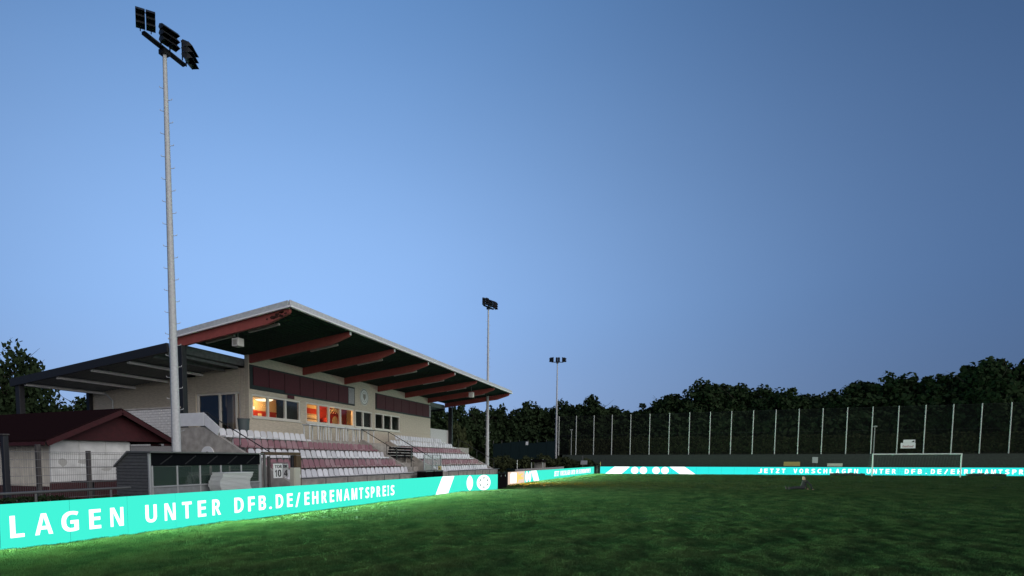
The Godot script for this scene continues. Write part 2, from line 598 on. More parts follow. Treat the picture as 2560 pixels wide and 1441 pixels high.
func make_boards() -> void:
	font = SystemFont.new()
	font.font_names = PackedStringArray(["Droid Sans"])
	font.font_weight = 700
	# the long board by the touchline
	var dir := V(24.05, 0.94, 0).normalized()
	var start := V(6.78, -12.44, 0) - dir * 4.23
	var t := thing("led_board", "long teal lit perimeter board with big white lettering in front of the dugout", "advertising board", V(18, -12, 0))
	var org := led_run(t, start, V(30.85, -11.5, 0), 20, M.led_teal)
	var o0 := 4.23
	for L in [["V", -3.35, -2.98], ["O", -2.75, -2.37], ["R", -2.15, -1.85], ["S", -1.66, -1.36], ["C", -1.12, -0.80], ["H", -0.58, -0.24],
			["L", 0.20, 0.47], ["A", 0.68, 1.05], ["G", 1.24, 1.62], ["E", 1.87, 2.15], ["N", 2.39, 2.73], ["U", 3.34, 3.67], ["N", 3.91, 4.25], ["T", 4.47, 4.79], ["E", 5.0, 5.29], ["R", 5.52, 5.84],
			["D", 6.38, 6.75], ["F", 6.95, 7.24], ["B", 7.42, 7.74], ["D", 8.22, 8.58], ["E", 8.78, 9.07], ["/", 9.22, 9.48], ["E", 9.72, 9.99], ["H", 10.16, 10.51], ["R", 10.72, 11.03], ["E", 11.23, 11.50],
			["N", 11.68, 12.0], ["A", 12.16, 12.54], ["M", 12.70, 13.10], ["T", 13.26, 13.55], ["S", 13.74, 14.02], ["P", 14.17, 14.45], ["R", 14.64, 14.94], ["E", 15.15, 15.42], ["I", 15.57, 15.68], ["S", 15.86, 16.18]]:
		letter(t, L[0], M.led_white, org, o0 + L[1], o0 + L[2], 0.21 if L[0] == "/" else 0.245, 0.70)
	letter(t, ".", M.led_white, org, o0 + 7.90, o0 + 8.02, 0.245, 0.32)
	outline(t, "slanted_stripe", M.led_white, org, [Vector2(o0 + 20.6, 0.01), Vector2(o0 + 22.2, 0.01), Vector2(o0 + 23.05, 0.94), Vector2(o0 + 21.45, 0.94)])
	board_light(t, org, 0.0, o0 + 20.6, TEAL, 165.0)
	board_light(t, org, o0 + 20.7, o0 + 23.0, Color(0.88, 1.0, 0.93), 170.0)
	# its angled end with the two emblems
	t = thing("led_board", "short angled teal lit board with white almond badge and ringed white disc", "advertising board", V(32.4, -11, 0))
	org = led_run(t, V(30.95, -11.55, 0), V(33.85, -10.22, 0), 2, M.led_teal)
	var al := []
	for i in 24:
		var u := TAU * i / 24
		al.append(Vector2(0.72 + 0.26 * sin(u) * (1.0 - 0.25 * pow(absf(cos(u)), 3)), 0.475 + 0.44 * cos(u)))
	outline(t, "badge", M.led_white, org, al)
	outline(t, "badge_dot", M.led_grey, org, ellipse(0.74, 0.42, 0.035, 0.035, 10), 0.004, 0.006)
	outline(t, "emblem", M.led_white, org, ellipse(1.92, 0.475, 0.60, 0.46))
	var mb := MB.new()
	for i in 36:
		var u0 := TAU * i / 36
		var u1 := TAU * (i + 1) / 36
		var f := func(u: float, k: float) -> Vector3: return Vector3(cos(u) * 0.41 * k, sin(u) * 0.315 * k, 0)
		var k0 := 0.82 + 0.10 * cos(6 * u0)
		var k1 := 0.82 + 0.10 * cos(6 * u1)
		mb.quad(f.call(u0, 1.0), f.call(u1, 1.0), f.call(u1, k1), f.call(u0, k0))
	put(t, "emblem_ring", mb.done(), M.led_grey, org * Transform3D(Basis.IDENTITY, Vector3(1.92, 0.475, 0.0085)))
	board_light(t, org, 0.05, 3.1, Color(0.86, 1.0, 0.9), 150.0)
	# black case between the boards
	t = thing("equipment_case", "black flight case standing between two lit boards at the touchline", "case", V(35.5, -10.45, 0))
	bx(t, "case_body", M.case_black, 34.55, 36.4, -10.75, -10.36, 0.05, 0.90)
	bx(t, "lid", M.case_black, 34.53, 36.42, -10.77, -10.34, 0.905, 0.95)
	for a in [34.75, 36.2]:
		for b in [-10.7, -10.42]:
			bx(t, "wheel", M.led_housing, a - 0.04, a + 0.04, b - 0.03, b + 0.03, 0.0, 0.05)
	for a in [35.0, 35.95]:
		bx(t, "latch", M.rail_grey, a - 0.05, a + 0.05, -10.36, -10.33, 0.78, 0.9)
	# second board along the touchline
	t = thing("led_board", "lit board beyond the black case, orange and white at one end, teal after", "advertising board", V(59, -10.9, 0))
	dir = V(36.94, 1.21, 0).normalized()
	var s0 := V(40.71, -11.5, 0)
	org = led_run(t, s0, s0 + dir * 4.35, 3, M.led_pale, 0.93)
	var org2 := led_run(t, s0 + dir * 4.35, s0 + dir * 36.95, 22, M.led_teal, 0.93)
	outline(t, "white_block", M.led_white, org, [Vector2(0.55, 0.10), Vector2(2.0, 0.08), Vector2(2.1, 0.2), Vector2(2.1, 0.84), Vector2(0.8, 0.88), Vector2(0.5, 0.72)])
	outline(t, "orange_mark", M.led_orange, org, [Vector2(2.15, 0.08), Vector2(2.55, 0.08), Vector2(2.6, 0.3), Vector2(3.9, 0.3), Vector2(4.0, 0.46), Vector2(3.3, 0.5), Vector2(3.3, 0.62), Vector2(3.9, 0.66), Vector2(3.7, 0.8), Vector2(2.7, 0.66), Vector2(2.5, 0.9), Vector2(2.3, 0.86)])
	outline(t, "badge", M.led_white, org, ellipse(4.95, 0.46, 0.42, 0.44))
	outline(t, "badge", M.led_white, org, ellipse(5.85, 0.46, 0.40, 0.43))
	outline(t, "slanted_stripe", M.led_white, org, [Vector2(6.15, 0.92), Vector2(7.95, 0.92), Vector2(8.9, 0.01), Vector2(7.2, 0.01)])
	text_line(t, "JETZT VORSCHLAGEN UNTER DFB.DE/EHRENAMTSPREIS", M.led_white, org, 14.4, 34.4, 0.24, 0.72, 0.74)
	board_light(t, org, 0.1, 4.3, Color(1.0, 0.66, 0.28), 150.0)
	board_light(t, org, 4.4, 8.6, Color(0.85, 1.0, 0.9), 100.0)
	board_light(t, org, 8.7, 36.9, TEAL, 95.0)
	# far board behind the goal line
	t = thing("led_board", "teal lit board running behind the goal with white discs and lettering", "advertising board", V(82, 14, 0))
	dir = V(8.0, 44.2, 0).normalized()
	s0 = V(77.8, -8.9, 0) - dir * 0.62
	org = led_run(t, s0, s0 + dir * 52.2, 36, M.led_cyan)
	o0 = 0.62
	outline(t, "slanted_stripe", M.led_white, org, [Vector2(o0, 0.01), Vector2(o0 + 2.05, 0.01), Vector2(o0 + 3.05, 0.94), Vector2(o0 + 1.15, 0.94)])
	outline(t, "slanted_stripe", M.led_white, org, [Vector2(o0 + 7.85, 0.94), Vector2(o0 + 9.6, 0.94), Vector2(o0 + 10.9, 0.01), Vector2(o0 + 9.1, 0.01)])
	for x in [3.66, 4.70, 6.24, 7.3]:
		outline(t, "disc", M.led_white, org, ellipse(o0 + x, 0.475, 0.45, 0.45))
	text_line(t, "JETZT VORSCHLAGEN UNTER DFB.DE/EHRENAMTSPREIS", M.led_white, org, o0 + 17.9, o0 + 46.6, 0.22, 0.74, 0.60)
	board_light(t, org, 0.0, o0 + 11.0, Color(0.85, 1.0, 0.93), 90.0)
	board_light(t, org, o0 + 11.1, 52.1, Color(0.6, 1.0, 0.88), 20.0)

# ---------- floodlight masts ----------
func lamp_mesh() -> ArrayMesh:
	var mb := MB.new() # faces +x, hinge at the origin
	var w := 0.21
	mb.hexa([Vector3(0.16, -0.13, w), Vector3(0.16, 0.12, w), Vector3(0.16, 0.12, -w), Vector3(0.16, -0.13, -w), Vector3(-0.16, -0.05, w * 0.6), Vector3(-0.16, 0.09, w * 0.6), Vector3(-0.16, 0.09, -w * 0.6), Vector3(-0.16, -0.05, -w * 0.6)])
	mb.hexa([Vector3(0.16, 0.12, w), Vector3(0.16, 0.135, w), Vector3(0.16, 0.135, -w), Vector3(0.16, 0.12, -w), Vector3(0.40, 0.07, w), Vector3(0.40, 0.08, w), Vector3(0.40, 0.08, -w), Vector3(0.40, 0.07, -w)])
	for s in [-1.0, 1.0]:
		mb.hexa([Vector3(0.16, -0.10, w * s), Vector3(0.16, 0.12, w * s), Vector3(0.16, 0.12, (w - 0.012) * s), Vector3(0.16, -0.10, (w - 0.012) * s), Vector3(0.34, 0.03, w * s), Vector3(0.40, 0.07, w * s), Vector3(0.40, 0.07, (w - 0.012) * s), Vector3(0.34, 0.03, (w - 0.012) * s)])
	return mb.done()

func make_mast(a: float, label: String, turn: float) -> void:
	var b := -18.3
	var t := thing("floodlight_mast", label, "floodlight", V(a, b, 0), 0.0, "floodlight masts behind the touchline")
	var top := 17.3
	tube(t, "pole", M.galvanised, V(a, b, 0.3), V(a, b, top), 0.19, 0.075, 16)
	tube(t, "base_plate", M.galvanised, V(a, b, 0), V(a, b, 0.3), 0.34, 0.30, 16)
	var rung := MB.new()
	rung.tube(Vector3.ZERO, Vector3(0, 0.03, 0.14), 0.011, 0.011, 6)
	rung.tube(Vector3(0, 0.03, 0.14), Vector3(0, 0.075, 0.15), 0.011, 0.011, 6)
	var rm := rung.done()
	var k := 0
	var h := 3.0
	while h < 16.2:
		var r := lerpf(0.19, 0.075, h / top) - 0.01
		var ang := deg_to_rad(8.0) if k % 2 == 0 else deg_to_rad(188.0)
		ang += deg_to_rad(24.6 + 90)
		put(t, "rung", rm, M.galvanised, Transform3D(Basis(Vector3.UP, ang), V(a, b, h)) * Transform3D(Basis.IDENTITY, Vector3(0, 0, r)))
		h += 0.42
		k += 1
	var frame := Transform3D(Basis(Vector3.UP, turn), V(a, b, top))
	var mb := MB.new()
	mb.box(Vector3(0, 0.14, 0), Vector3(0.15, 0.10, 1.9))
	mb.box(Vector3(0.0, 0.02, 0), Vector3(0.3, 0.16, 0.3))
	mb.box(Vector3(0.12, 0.11, 0), Vector3(0.05, 0.05, 1.85))
	put(t, "crossarm", mb.done(), M.lamp_body, frame)
	var lm := lamp_mesh()
	var at := [[0.88, 40.0], [0.0, 10.0], [-0.90, -24.0]]
	for c in at:
		var cl := frame * Transform3D(Basis(Vector3.UP, deg_to_rad(-c[1])), Vector3(0.06, 0.2, c[0]))
		var fb := MB.new()
		for z in [-0.18, 0.18]:
			fb.bar(Vector3(0, -0.03, z), Vector3(0, 0.70, z), 0.035, 0.035)
		fb.bar(Vector3(0, 0.65, -0.25), Vector3(0, 0.65, 0.25), 0.03, 0.03)
		var head := put(t, "lamp_frame", fb.done(), M.lamp_body, cl)
		for tier in 3:
			for z in [-0.225, 0.225]:
				put(head, "lamp", lm, M.lamp_body, cl * Transform3D(Basis(Vector3(0, 0, 1), deg_to_rad(-34.0)).scaled(Vector3(0.88, 0.88, 0.74)), Vector3(0.13, 0.10 + 0.225 * tier, z * 0.76)))

# ---------- grandstand ----------
const ROW_RISE := 0.5
const ROW_DEEP := 0.9
const WALL := -22.85

func roof_h(b: float) -> float: # underside of the front roof
	return 8.66 - 0.103 * (-16.0 - b)

func rear_h(b: float) -> float: # top of the rear roof
	return 7.66 - 0.079 * (-23.2 - b)

func seat_mesh(bow: float) -> ArrayMesh:
	var mb := MB.new() # faces +x, origin on the step under it
	var o := []
	for p in [[-0.21, 0.0], [-0.215, 0.24], [-0.19, 0.33], [-0.12, 0.375], [0.12, 0.375], [0.19, 0.33], [0.215, 0.24], [0.21, 0.0]]:
		o.append(Vector2(p[0], p[1]))
	var tilt := Basis(Vector3(0, 1, 0), PI / 2) * Basis(Vector3(1, 0, 0), -0.22 - bow)
	mb.prism(o, 0.028, Transform3D(tilt, Vector3(-0.19, 0.43, 0)))
	mb.hexa([Vector3(-0.20, 0.40, 0.21), Vector3(-0.20, 0.44, 0.21), Vector3(0.20, 0.455, 0.215), Vector3(0.21, 0.36, 0.21), Vector3(-0.20, 0.40, -0.21), Vector3(-0.20, 0.44, -0.21), Vector3(0.20, 0.455, -0.215), Vector3(0.21, 0.36, -0.21)])
	mb.box(Vector3(-0.05, 0.2, 0), Vector3(0.06, 0.4, 0.05))
	return mb.done()

func window(parent: Node, a0: float, a1: float, posts: Array, h0: float, h1: float, blinds: Array) -> void:
	# a band of panes in the front wall; posts = a of the mullions, blinds = [from, to] pairs drawn inside
	var mb := MB.new()
	var b := WALL - 0.10
	var c := V((a0 + a1) / 2, b, (h0 + h1) / 2)
	var f := 0.11
	mb.box(V((a0 + a1) / 2, b, h0 + f / 2) - c, Vector3(0.14, f, a1 - a0))
	mb.box(V((a0 + a1) / 2, b, h1 - f / 2) - c, Vector3(0.14, f, a1 - a0))
	var edges := [a0 + f / 2]
	edges.append_array(posts)
	edges.append(a1 - f / 2)
	for e in edges:
		mb.box(V(e, b, (h0 + h1) / 2) - c, Vector3(0.135, h1 - h0 - 2 * f, f if e == edges[0] or e == edges[-1] else 0.15))
	var w := put(parent, "window", mb.done(), M.frame_cream, Transform3D(Basis.IDENTITY, c))
	for i in edges.size() - 1:
		put(w, "pane", unit_box(Vector3(0.012, h1 - h0 - 2 * f, edges[i + 1] - edges[i] - f)), M.window_pane, Transform3D(Basis.IDENTITY, V((edges[i] + edges[i + 1]) / 2, b - 0.01, (h0 + h1) / 2)))
	for bl in blinds:
		put(w, "blind", unit_box(Vector3(0.02, h1 - h0 - 0.02, bl[1] - bl[0])), M.blind_dark, Transform3D(Basis.IDENTITY, V((bl[0] + bl[1]) / 2, WALL - 0.24, (h0 + h1) / 2)))
	bx(w, "sill", M.frame_cream, a0 - 0.05, a1 + 0.05, WALL, WALL + 0.09, h0 - 0.08, h0 - 0.005)

func make_stand() -> void:
	var g := thing("grandstand", "white walled grandstand with rising seat rows under a cantilever roof", "grandstand", V(39, -22, 0))
	# steps of the terrace, in two blocks either side of the gangway
	for blk in [[20.95, 34.55], [38.85, 52.2]]:
		for r in 5:
			var f := -16.05 - ROW_DEEP * r
			bx(g, "terrace_step", M.concrete_dirty, blk[0], blk[1], f - ROW_DEEP + 0.002, f, 0.0, 0.6 + ROW_RISE * r)
	bx(g, "concourse", M.concrete, 20.8, 57.4, WALL, -20.56, 0.0, 3.1)
	# gangway stairs and their side walls
	for i in 10:
		bx(g, "stair_step", M.concrete, 34.8, 38.6, -20.55 + 0.45 * i, -20.55 + 0.45 * (i + 1), 0.0, 3.1 - 0.3 * (i + 1) + 0.05)
	for a in [34.55, 38.6]:
		var mb := MB.new()
		mb.prism([Vector2(0, 0), Vector2(0, 3.25), Vector2(0.35, 3.25), Vector2(4.75, 0.82), Vector2(4.75, 0)], 0.24, Transform3D.IDENTITY)
		put(g, "stair_wall", mb.done(), M.concrete, Transform3D(Basis.IDENTITY, V(a + 0.12, -20.6, 0)))
	# flank walls
	for fl in [[20.8, 0.2], [52.3, 0.22]]:
		var mb := MB.new()
		mb.prism([Vector2(0, 0), Vector2(0, 3.45), Vector2(1.8, 3.45), Vector2(2.9, 2.95), Vector2(6.95, 0.85), Vector2(6.95, 0)], fl[1], Transform3D.IDENTITY)
		put(g, "flank_wall", mb.done(), M.concrete, Transform3D(Basis.IDENTITY, V(fl[0], WALL + 0.002, 0)))
	# white sheet parapets on the near flank
	bx(g, "parapet_sheet", M.sheet_white, 20.66, 20.70, -22.5, -20.92, 3.50, 4.14)
	var sl := MB.new()
	sl.prism([Vector2(0, 3.52), Vector2(0, 4.10), Vector2(0.95, 3.40), Vector2(0.80, 3.02)], 0.04, Transform3D.IDENTITY)
	put(g, "parapet_sheet", sl.done(), M.sheet_white, Transform3D(Basis.IDENTITY, V(20.68, -20.88, 0)))
	tube(g, "emblem_disc", M.sheet_white, V(20.695, -20.75, 2.1), V(20.66, -20.75, 2.1), 0.42, 0.42, 28)
	tube(g, "emblem_disc_core", M.banner_red, V(20.658, -20.75, 2.1), V(20.645, -20.75, 2.1), 0.16, 0.16, 20)
	# low front wall
	bx(g, "front_wall", M.concrete, 20.9, 34.6, -16.04, -15.85, 0.0, 0.96)
	bx(g, "front_wall", M.concrete, 38.6, 52.4, -16.04, -15.85, 0.0, 0.96)

	# seats: rows of white and faded red
	var sm := [seat_mesh(0.0), seat_mesh(0.07)]
	rng.seed = 12
	for blk in [[21.25, 34.3, 0], [39.2, 52.0, 1]]:
		for r in (6 if blk[2] == 1 else 5):
			var a: float = blk[0]
			var last: float = blk[1]
			if r == 4 and blk[2] == 0:
				last = 28.0
			if r == 5:
				a = 42.0
			while a < last:
				var red := r == 1 or r == 3
				var worn := rng.randf() < 0.3
				var m: Material = (M.seat_red_faded if worn else M.seat_red) if red else (M.seat_white_worn if worn else M.seat_white)
				var b := -16.5 - ROW_DEEP * r
				var h := 0.6 + ROW_RISE * r
				if r == 5:
					b = -21.15
					h = 3.1
				put(g, "seat", sm[rng.randi() % 2], m, Transform3D(Basis(Vector3.UP, rng.randf_range(-0.03, 0.03)), V(a, b, h + 0.002)))
				a += 0.5

	# front wall of the clubhouse, built round its window openings
	var wins := [[26.30, 31.0], [31.60, 37.75], [37.95, 40.65], [41.05, 45.65]]
	bx(g, "wall", M.cream_brick, 26.06, 52.4, WALL - 0.3, WALL, 3.1, 4.36)
	bx(g, "wall", M.cream_brick, 26.06, 52.4, WALL - 0.3, WALL, 5.72, 7.93)
	var at := 26.06
	for w in wins + [[52.4, 52.4]]:
		if w[0] > at + 0.02:
			bx(g, "wall", M.cream_brick, at, w[0], WALL - 0.3, WALL, 4.362, 5.718)
		at = w[1]
	window(g, 26.30, 31.0, [27.80, 29.48], 4.36, 5.72, [[28.82, 30.95]])
	window(g, 31.60, 37.75, [33.10, 34.38, 35.90], 4.36, 5.72, [])
	window(g, 37.95, 40.65, [39.20], 4.36, 5.72, [[37.98, 40.62]])
	window(g, 41.05, 45.65, [42.58, 44.05], 4.36, 5.72, [])
	bx(g, "wall", M.white_brick, 52.42, 57.4, WALL - 0.3, WALL, 3.1, 5.02)
	# side wall with its wide glazed opening
	bx(g, "wall", M.cream_brick, 26.06, 26.36, -36.4, -27.0, 0, 6.55)
	bx(g, "wall", M.cream_brick, 26.06, 26.36, -26.98, -23.55, 5.86, 7.2)
	bx(g, "wall", M.cream_brick, 26.06, 26.36, -23.53, -23.17, 0, 7.2)
	bx(g, "wall", M.cream_brick, 26.06, 26.36, -36.4, -27.0, 6.56, 6.9)
	var sw := MB.new()
	var sc := V(26.2, -25.27, 4.5)
	for b in [-26.92, -25.18, -23.9, -23.6]:
		sw.box(V(26.2, b, 4.48) - sc, Vector3(0.13, 2.6, 0.12))
	sw.box(V(26.2, -25.27, 5.8) - sc, Vector3(3.42, 0.12, 0.13))
	sw.box(V(26.2, -25.27, 3.16) - sc, Vector3(3.42, 0.12, 0.13))
	var side := put(g, "window", sw.done(), M.frame_cream, Transform3D(Basis.IDENTITY, sc))
	for p in [[-26.86, -25.24], [-25.12, -23.96], [-23.84, -23.66]]:
		put(side, "pane", unit_box(Vector3(p[1] - p[0], 2.5, 0.012)), M.window_pane, Transform3D(Basis.IDENTITY, V(26.22, (p[0] + p[1]) / 2, 4.48)))
	# other walls of the clubhouse
	bx(g, "wall", M.cream_brick, 26.38, 52.1, -36.4, -36.1, 0, 6.5)
	bx(g, "wall", M.cream_brick, 52.1, 52.4, -36.4, -23.17, 0, 6.5)
	bx(g, "wall", M.cream_brick, 26.38, 52.09, -23.15, WALL - 0.002, 0.0, 3.09)
	# brick parapet of the raised side terrace, bricks laid one by one
	bx(g, "brick_backing", M.mortar, 20.82, 21.05, -31.2, -22.9, 0.0, 4.42)
	bx(g, "coping", M.concrete, 20.74, 21.1, -31.2, -22.6, 4.43, 4.5)
	bx(g, "side_terrace", M.concrete, 21.06, 26.05, -36.3, -22.87, 2.9, 3.08)
	var brick := unit_box(Vector3(0.29, 0.118, 0.05))
	for row in 14:
		for i in 19:
			var b := -22.95 - 0.305 * i - (0.15 if row % 2 else 0.0)
			if i * 14 + row > 290:
				continue
			put(g, "brick", brick, M.white_brick, Transform3D(Basis.IDENTITY, V(20.80 + 0.004 * ((i * 7 + row * 3) % 3), b - 0.15, 4.355 - 0.132 * row)))

	# rooms behind the windows
	bx(g, "room_floor", M.room_floor, 26.38, 52.08, -36.05, -23.17, 3.0, 3.098)
	bx(g, "room_ceiling", M.room_cream, 26.38, 52.08, -36.05, -23.17, 6.12, 6.20)
	bx(g, "room_wall", M.room_cream, 27.8, 33.6, -26.32, -26.2, 5.205, 6.115)
	bx(g, "room_wall", M.room_red, 27.92, 33.6, -26.32, -26.18, 3.1, 5.2)
	bx(g, "room_wall", M.room_red, 34.6, 40.9, -25.62, -25.5, 3.1, 5.74)
	bx(g, "room_wall", M.room_cream, 34.6, 40.9, -25.62, -25.51, 5.745, 6.115)
	bx(g, "room_wall", M.room_red, 36.7, 40.9, -25.5, -25.47, 5.70, 6.10)
	bx(g, "room_wall", M.room_cream, 40.92, 41.0, -28.5, -23.17, 3.1, 6.115)
	bx(g, "room_wall", M.room_cream, 33.62, 34.58, -26.3, -25.55, 3.1, 6.115)
	bx(g, "room_wall", M.plain_wall, 41.02, 51.9, -27.1, -27.0, 3.1, 6.115)
	bx(g, "room_wall", M.plain_wall, 26.4, 27.9, -24.46, -24.36, 3.1, 6.115)
	bx(g, "room_wall", M.plain_wall, 27.8, 27.9, -26.18, -24.47, 3.1, 6.115)
	bx(g, "curtain", M.curtain, 26.55, 26.62, -24.25, -23.75, 3.12, 5.85)

	# roof: corrugated deck, fascia and red beams
	var mb := MB.new()
	var n := 29
	for i in n:
		var b0 := -15.95 - i * 0.25
		var pts := [[0.0, 0.0], [0.09, 0.0], [0.125, 0.05], [0.215, 0.05], [0.25, 0.0]]
		for k in 4:
			var p: float = b0 - pts[k][0]
			var q: float = b0 - pts[k + 1][0]
			mb.quad(V(20.92, p, roof_h(p) + pts[k][1]), V(20.92, q, roof_h(q) + pts[k + 1][1]), V(57.28, q, roof_h(q) + pts[k + 1][1]), V(57.28, p, roof_h(p) + pts[k][1]))
	var roof := put(g, "roof_deck", mb.done(), M.deck_green)
	mb = MB.new()
	mb.hexa([V(20.92, -15.95, roof_h(-15.95) + 0.07), V(20.92, -15.95, 8.88), V(57.28, -15.95, 8.88), V(57.28, -15.95, roof_h(-15.95) + 0.07), V(20.92, -23.2, roof_h(-23.2) + 0.07), V(20.92, -23.2, 8.12), V(57.28, -23.2, 8.12), V(57.28, -23.2, roof_h(-23.2) + 0.07)])
	put(roof, "roof_skin", mb.done(), M.zinc)
	bx(roof, "fascia", M.zinc, 20.86, 57.34, -15.93, -15.86, 8.68, 8.92)
	bx(roof, "fascia_lip", M.zinc_white, 20.84, 57.36, -15.95, -15.80, 8.60, 8.676)
	for a in [20.88, 57.32]:
		bar(roof, "fascia", M.zinc, V(a, -15.98, 8.79), V(a, -23.1, 8.79 - 0.1035 * 7.12), 0.06, 0.24)
		bar(roof, "fascia_lip", M.zinc_white, V(a, -15.96, 8.632), V(a, -23.3, 8.632 - 0.1035 * 7.34), 0.12, 0.07)
	for i in 8:
		var a := 21.08 + 5.115 * i
		var far := -23.1 if i in [0, 7] else -22.83
		mb = MB.new()
		var o := []
		for p in [[-16.05, -0.04], [-16.05, -0.22], [-16.12, -0.28], [-17.3, -0.50], [far, -0.50], [far, -0.04]]:
			o.append(Vector2(p[0], roof_h(p[0]) + p[1]))
		mb.prism(o, 0.16, Transform3D.IDENTITY)
		var bm := put(g, "roof_beam", mb.done(), M.beam_red, Transform3D(Basis.IDENTITY, V(a, 0, 0)))
		bx(bm, "end_plate", M.sheet_white if i in [1, 2, 3, 4] else M.beam_red, a - 0.09, a + 0.09, -16.045, -16.03, roof_h(-16.0) - 0.22, roof_h(-16.0) - 0.05)
		if i == 0: # flaked paint near the nose of the end beam
			rng.seed = 5
			for k in 14:
				var b := rng.randf_range(-17.3, -16.2)
				var s := rng.randf_range(0.05, 0.13)
				var blob := []
				for j in 7:
					blob.append(Vector2(cos(TAU * j / 7) * s * rng.randf_range(0.5, 1.4), sin(TAU * j / 7) * s * rng.randf_range(0.3, 0.8)))
				var bb := MB.new()
				bb.prism(blob, 0.004, Transform3D.IDENTITY)
				put(bm, "rust_patch", bb.done(), M.rust, Transform3D(Basis.IDENTITY, V(a - 0.082, b, roof_h(b) - rng.randf_range(0.10, 0.36))))
	# columns
	for c in [[20.86, 8.0], [57.2, 7.9]]:
		bx(g, "column", M.steel_dark, c[0] - 0.02, c[0] + 0.28, -22.84, -22.42, 3.1 if c[0] > 50 else 3.46, 7.5)
	bx(g, "column", M.steel_dark, 20.84, 21.14, -35.9, -35.5, 2.9, 6.5)
	bx(g, "column", M.steel_dark, 25.75, 26.03, -36.6, -36.3, 0.0, 6.6)
	# rear roof over the side terrace and the clubhouse
	mb = MB.new()
	n = 50
	for i in n:
		var b0 := -23.35 - i * 0.26
		var pts := [[0.0, 0.0], [0.10, 0.0], [0.13, 0.045], [0.23, 0.045], [0.26, 0.0]]
		for k in 4:
			var p: float = b0 - pts[k][0]
			var q: float = b0 - pts[k + 1][0]
			mb.quad(V(20.9, p, rear_h(p) - 0.30 + pts[k][1]), V(20.9, q, rear_h(q) - 0.30 + pts[k + 1][1]), V(57.2, q, rear_h(q) - 0.30 + pts[k + 1][1]), V(57.2, p, rear_h(p) - 0.30 + pts[k][1]))
	var rear := put(g, "rear_roof", mb.done(), M.deck_grey)
	mb = MB.new()
	mb.hexa([V(20.95, -23.35, rear_h(-23.35) - 0.24), V(20.95, -23.35, rear_h(-23.35) - 0.18), V(57.2, -23.35, rear_h(-23.35) - 0.18), V(57.2, -23.35, rear_h(-23.35) - 0.24), V(20.95, -36.3, rear_h(-36.3) - 0.24), V(20.95, -36.3, rear_h(-36.3) - 0.18), V(57.2, -36.3, rear_h(-36.3) - 0.18), V(57.2, -36.3, rear_h(-36.3) - 0.24)])
	put(rear, "roof_skin", mb.done(), M.deck_grey)
	for a in [20.8, 57.3]:
		bar(rear, "edge_beam", M.steel_dark, V(a, -23.3, rear_h(-23.3) - 0.22), V(a, -36.2, rear_h(-36.2) - 0.22), 0.16, 0.44)
	bx(rear, "flashing", M.deck_grey, 20.95, 57.15, -23.33, -23.27, 7.30, 7.73)
	for b in [-26.4, -29.3, -32.2, -35.1]:
		tube(rear, "purlin", M.sheet_white, V(20.96, b, rear_h(b) - 0.44), V(26.04, b, rear_h(b) - 0.44), 0.085, 0.085, 12)
	for b in [-23.6, -24.6]:
		bar(rear, "tie", M.deck_grey, V(21.0, b, rear_h(b) - 0.42), V(26.0, b, rear_h(b) - 0.42), 0.09, 0.14)
	tube(g, "downpipe", M.galvanised, V(25.9, -34.9, 6.3), V(25.9, -34.2, 5.75), 0.05, 0.05)
	tube(g, "downpipe", M.galvanised, V(25.9, -34.2, 5.75), V(25.9, -34.2, 3.1), 0.05, 0.05)
	# handrails
	for r in [[V(20.86, -22.3, 4.15), V(20.86, -20.9, 4.12)], [V(20.86, -20.9, 4.12), V(20.86, -17.0, 2.15)], [V(34.68, -20.4, 4.0), V(34.68, -16.3, 1.75)], [V(38.72, -20.4, 4.0), V(38.72, -16.3, 1.75)], [V(34.68, -20.4, 4.0), V(38.72, -20.4, 4.0)], [V(52.3, -19.9, 3.9), V(52.3, -16.1, 1.8)]]:
		tube(g, "handrail", M.rail_black, r[0], r[1], 0.026, 0.026, 8)
	for p in [V(20.86, -20.9, 3.42), V(20.86, -18.9, 2.35), V(34.68, -20.4, 3.2), V(34.68, -18.4, 2.1), V(34.68, -16.4, 0.9), V(38.72, -20.4, 3.2), V(38.72, -18.4, 2.1), V(38.72, -16.4, 0.9), V(52.3, -19.8, 3.0), V(52.3, -17.9, 2.0), V(52.3, -16.2, 0.9)]:
		tube(g, "rail_post", M.rail_black, p, p + Vector3(0, 0.78, 0), 0.022, 0.022, 8)
	# rail along the foot of the stand
	for s in [[20.9, 34.4], [39.0, 52.3]]:
		tube(g, "front_rail", M.rail_grey, V(s[0], -15.6, 1.02), V(s[1], -15.6, 1.02), 0.03, 0.03, 8)
		var a: float = s[0] + 0.2
		while a < s[1]:
			tube(g, "rail_post", M.rail_grey, V(a, -15.6, 0), V(a, -15.6, 1.0), 0.024, 0.024, 8)
			a += 2.0

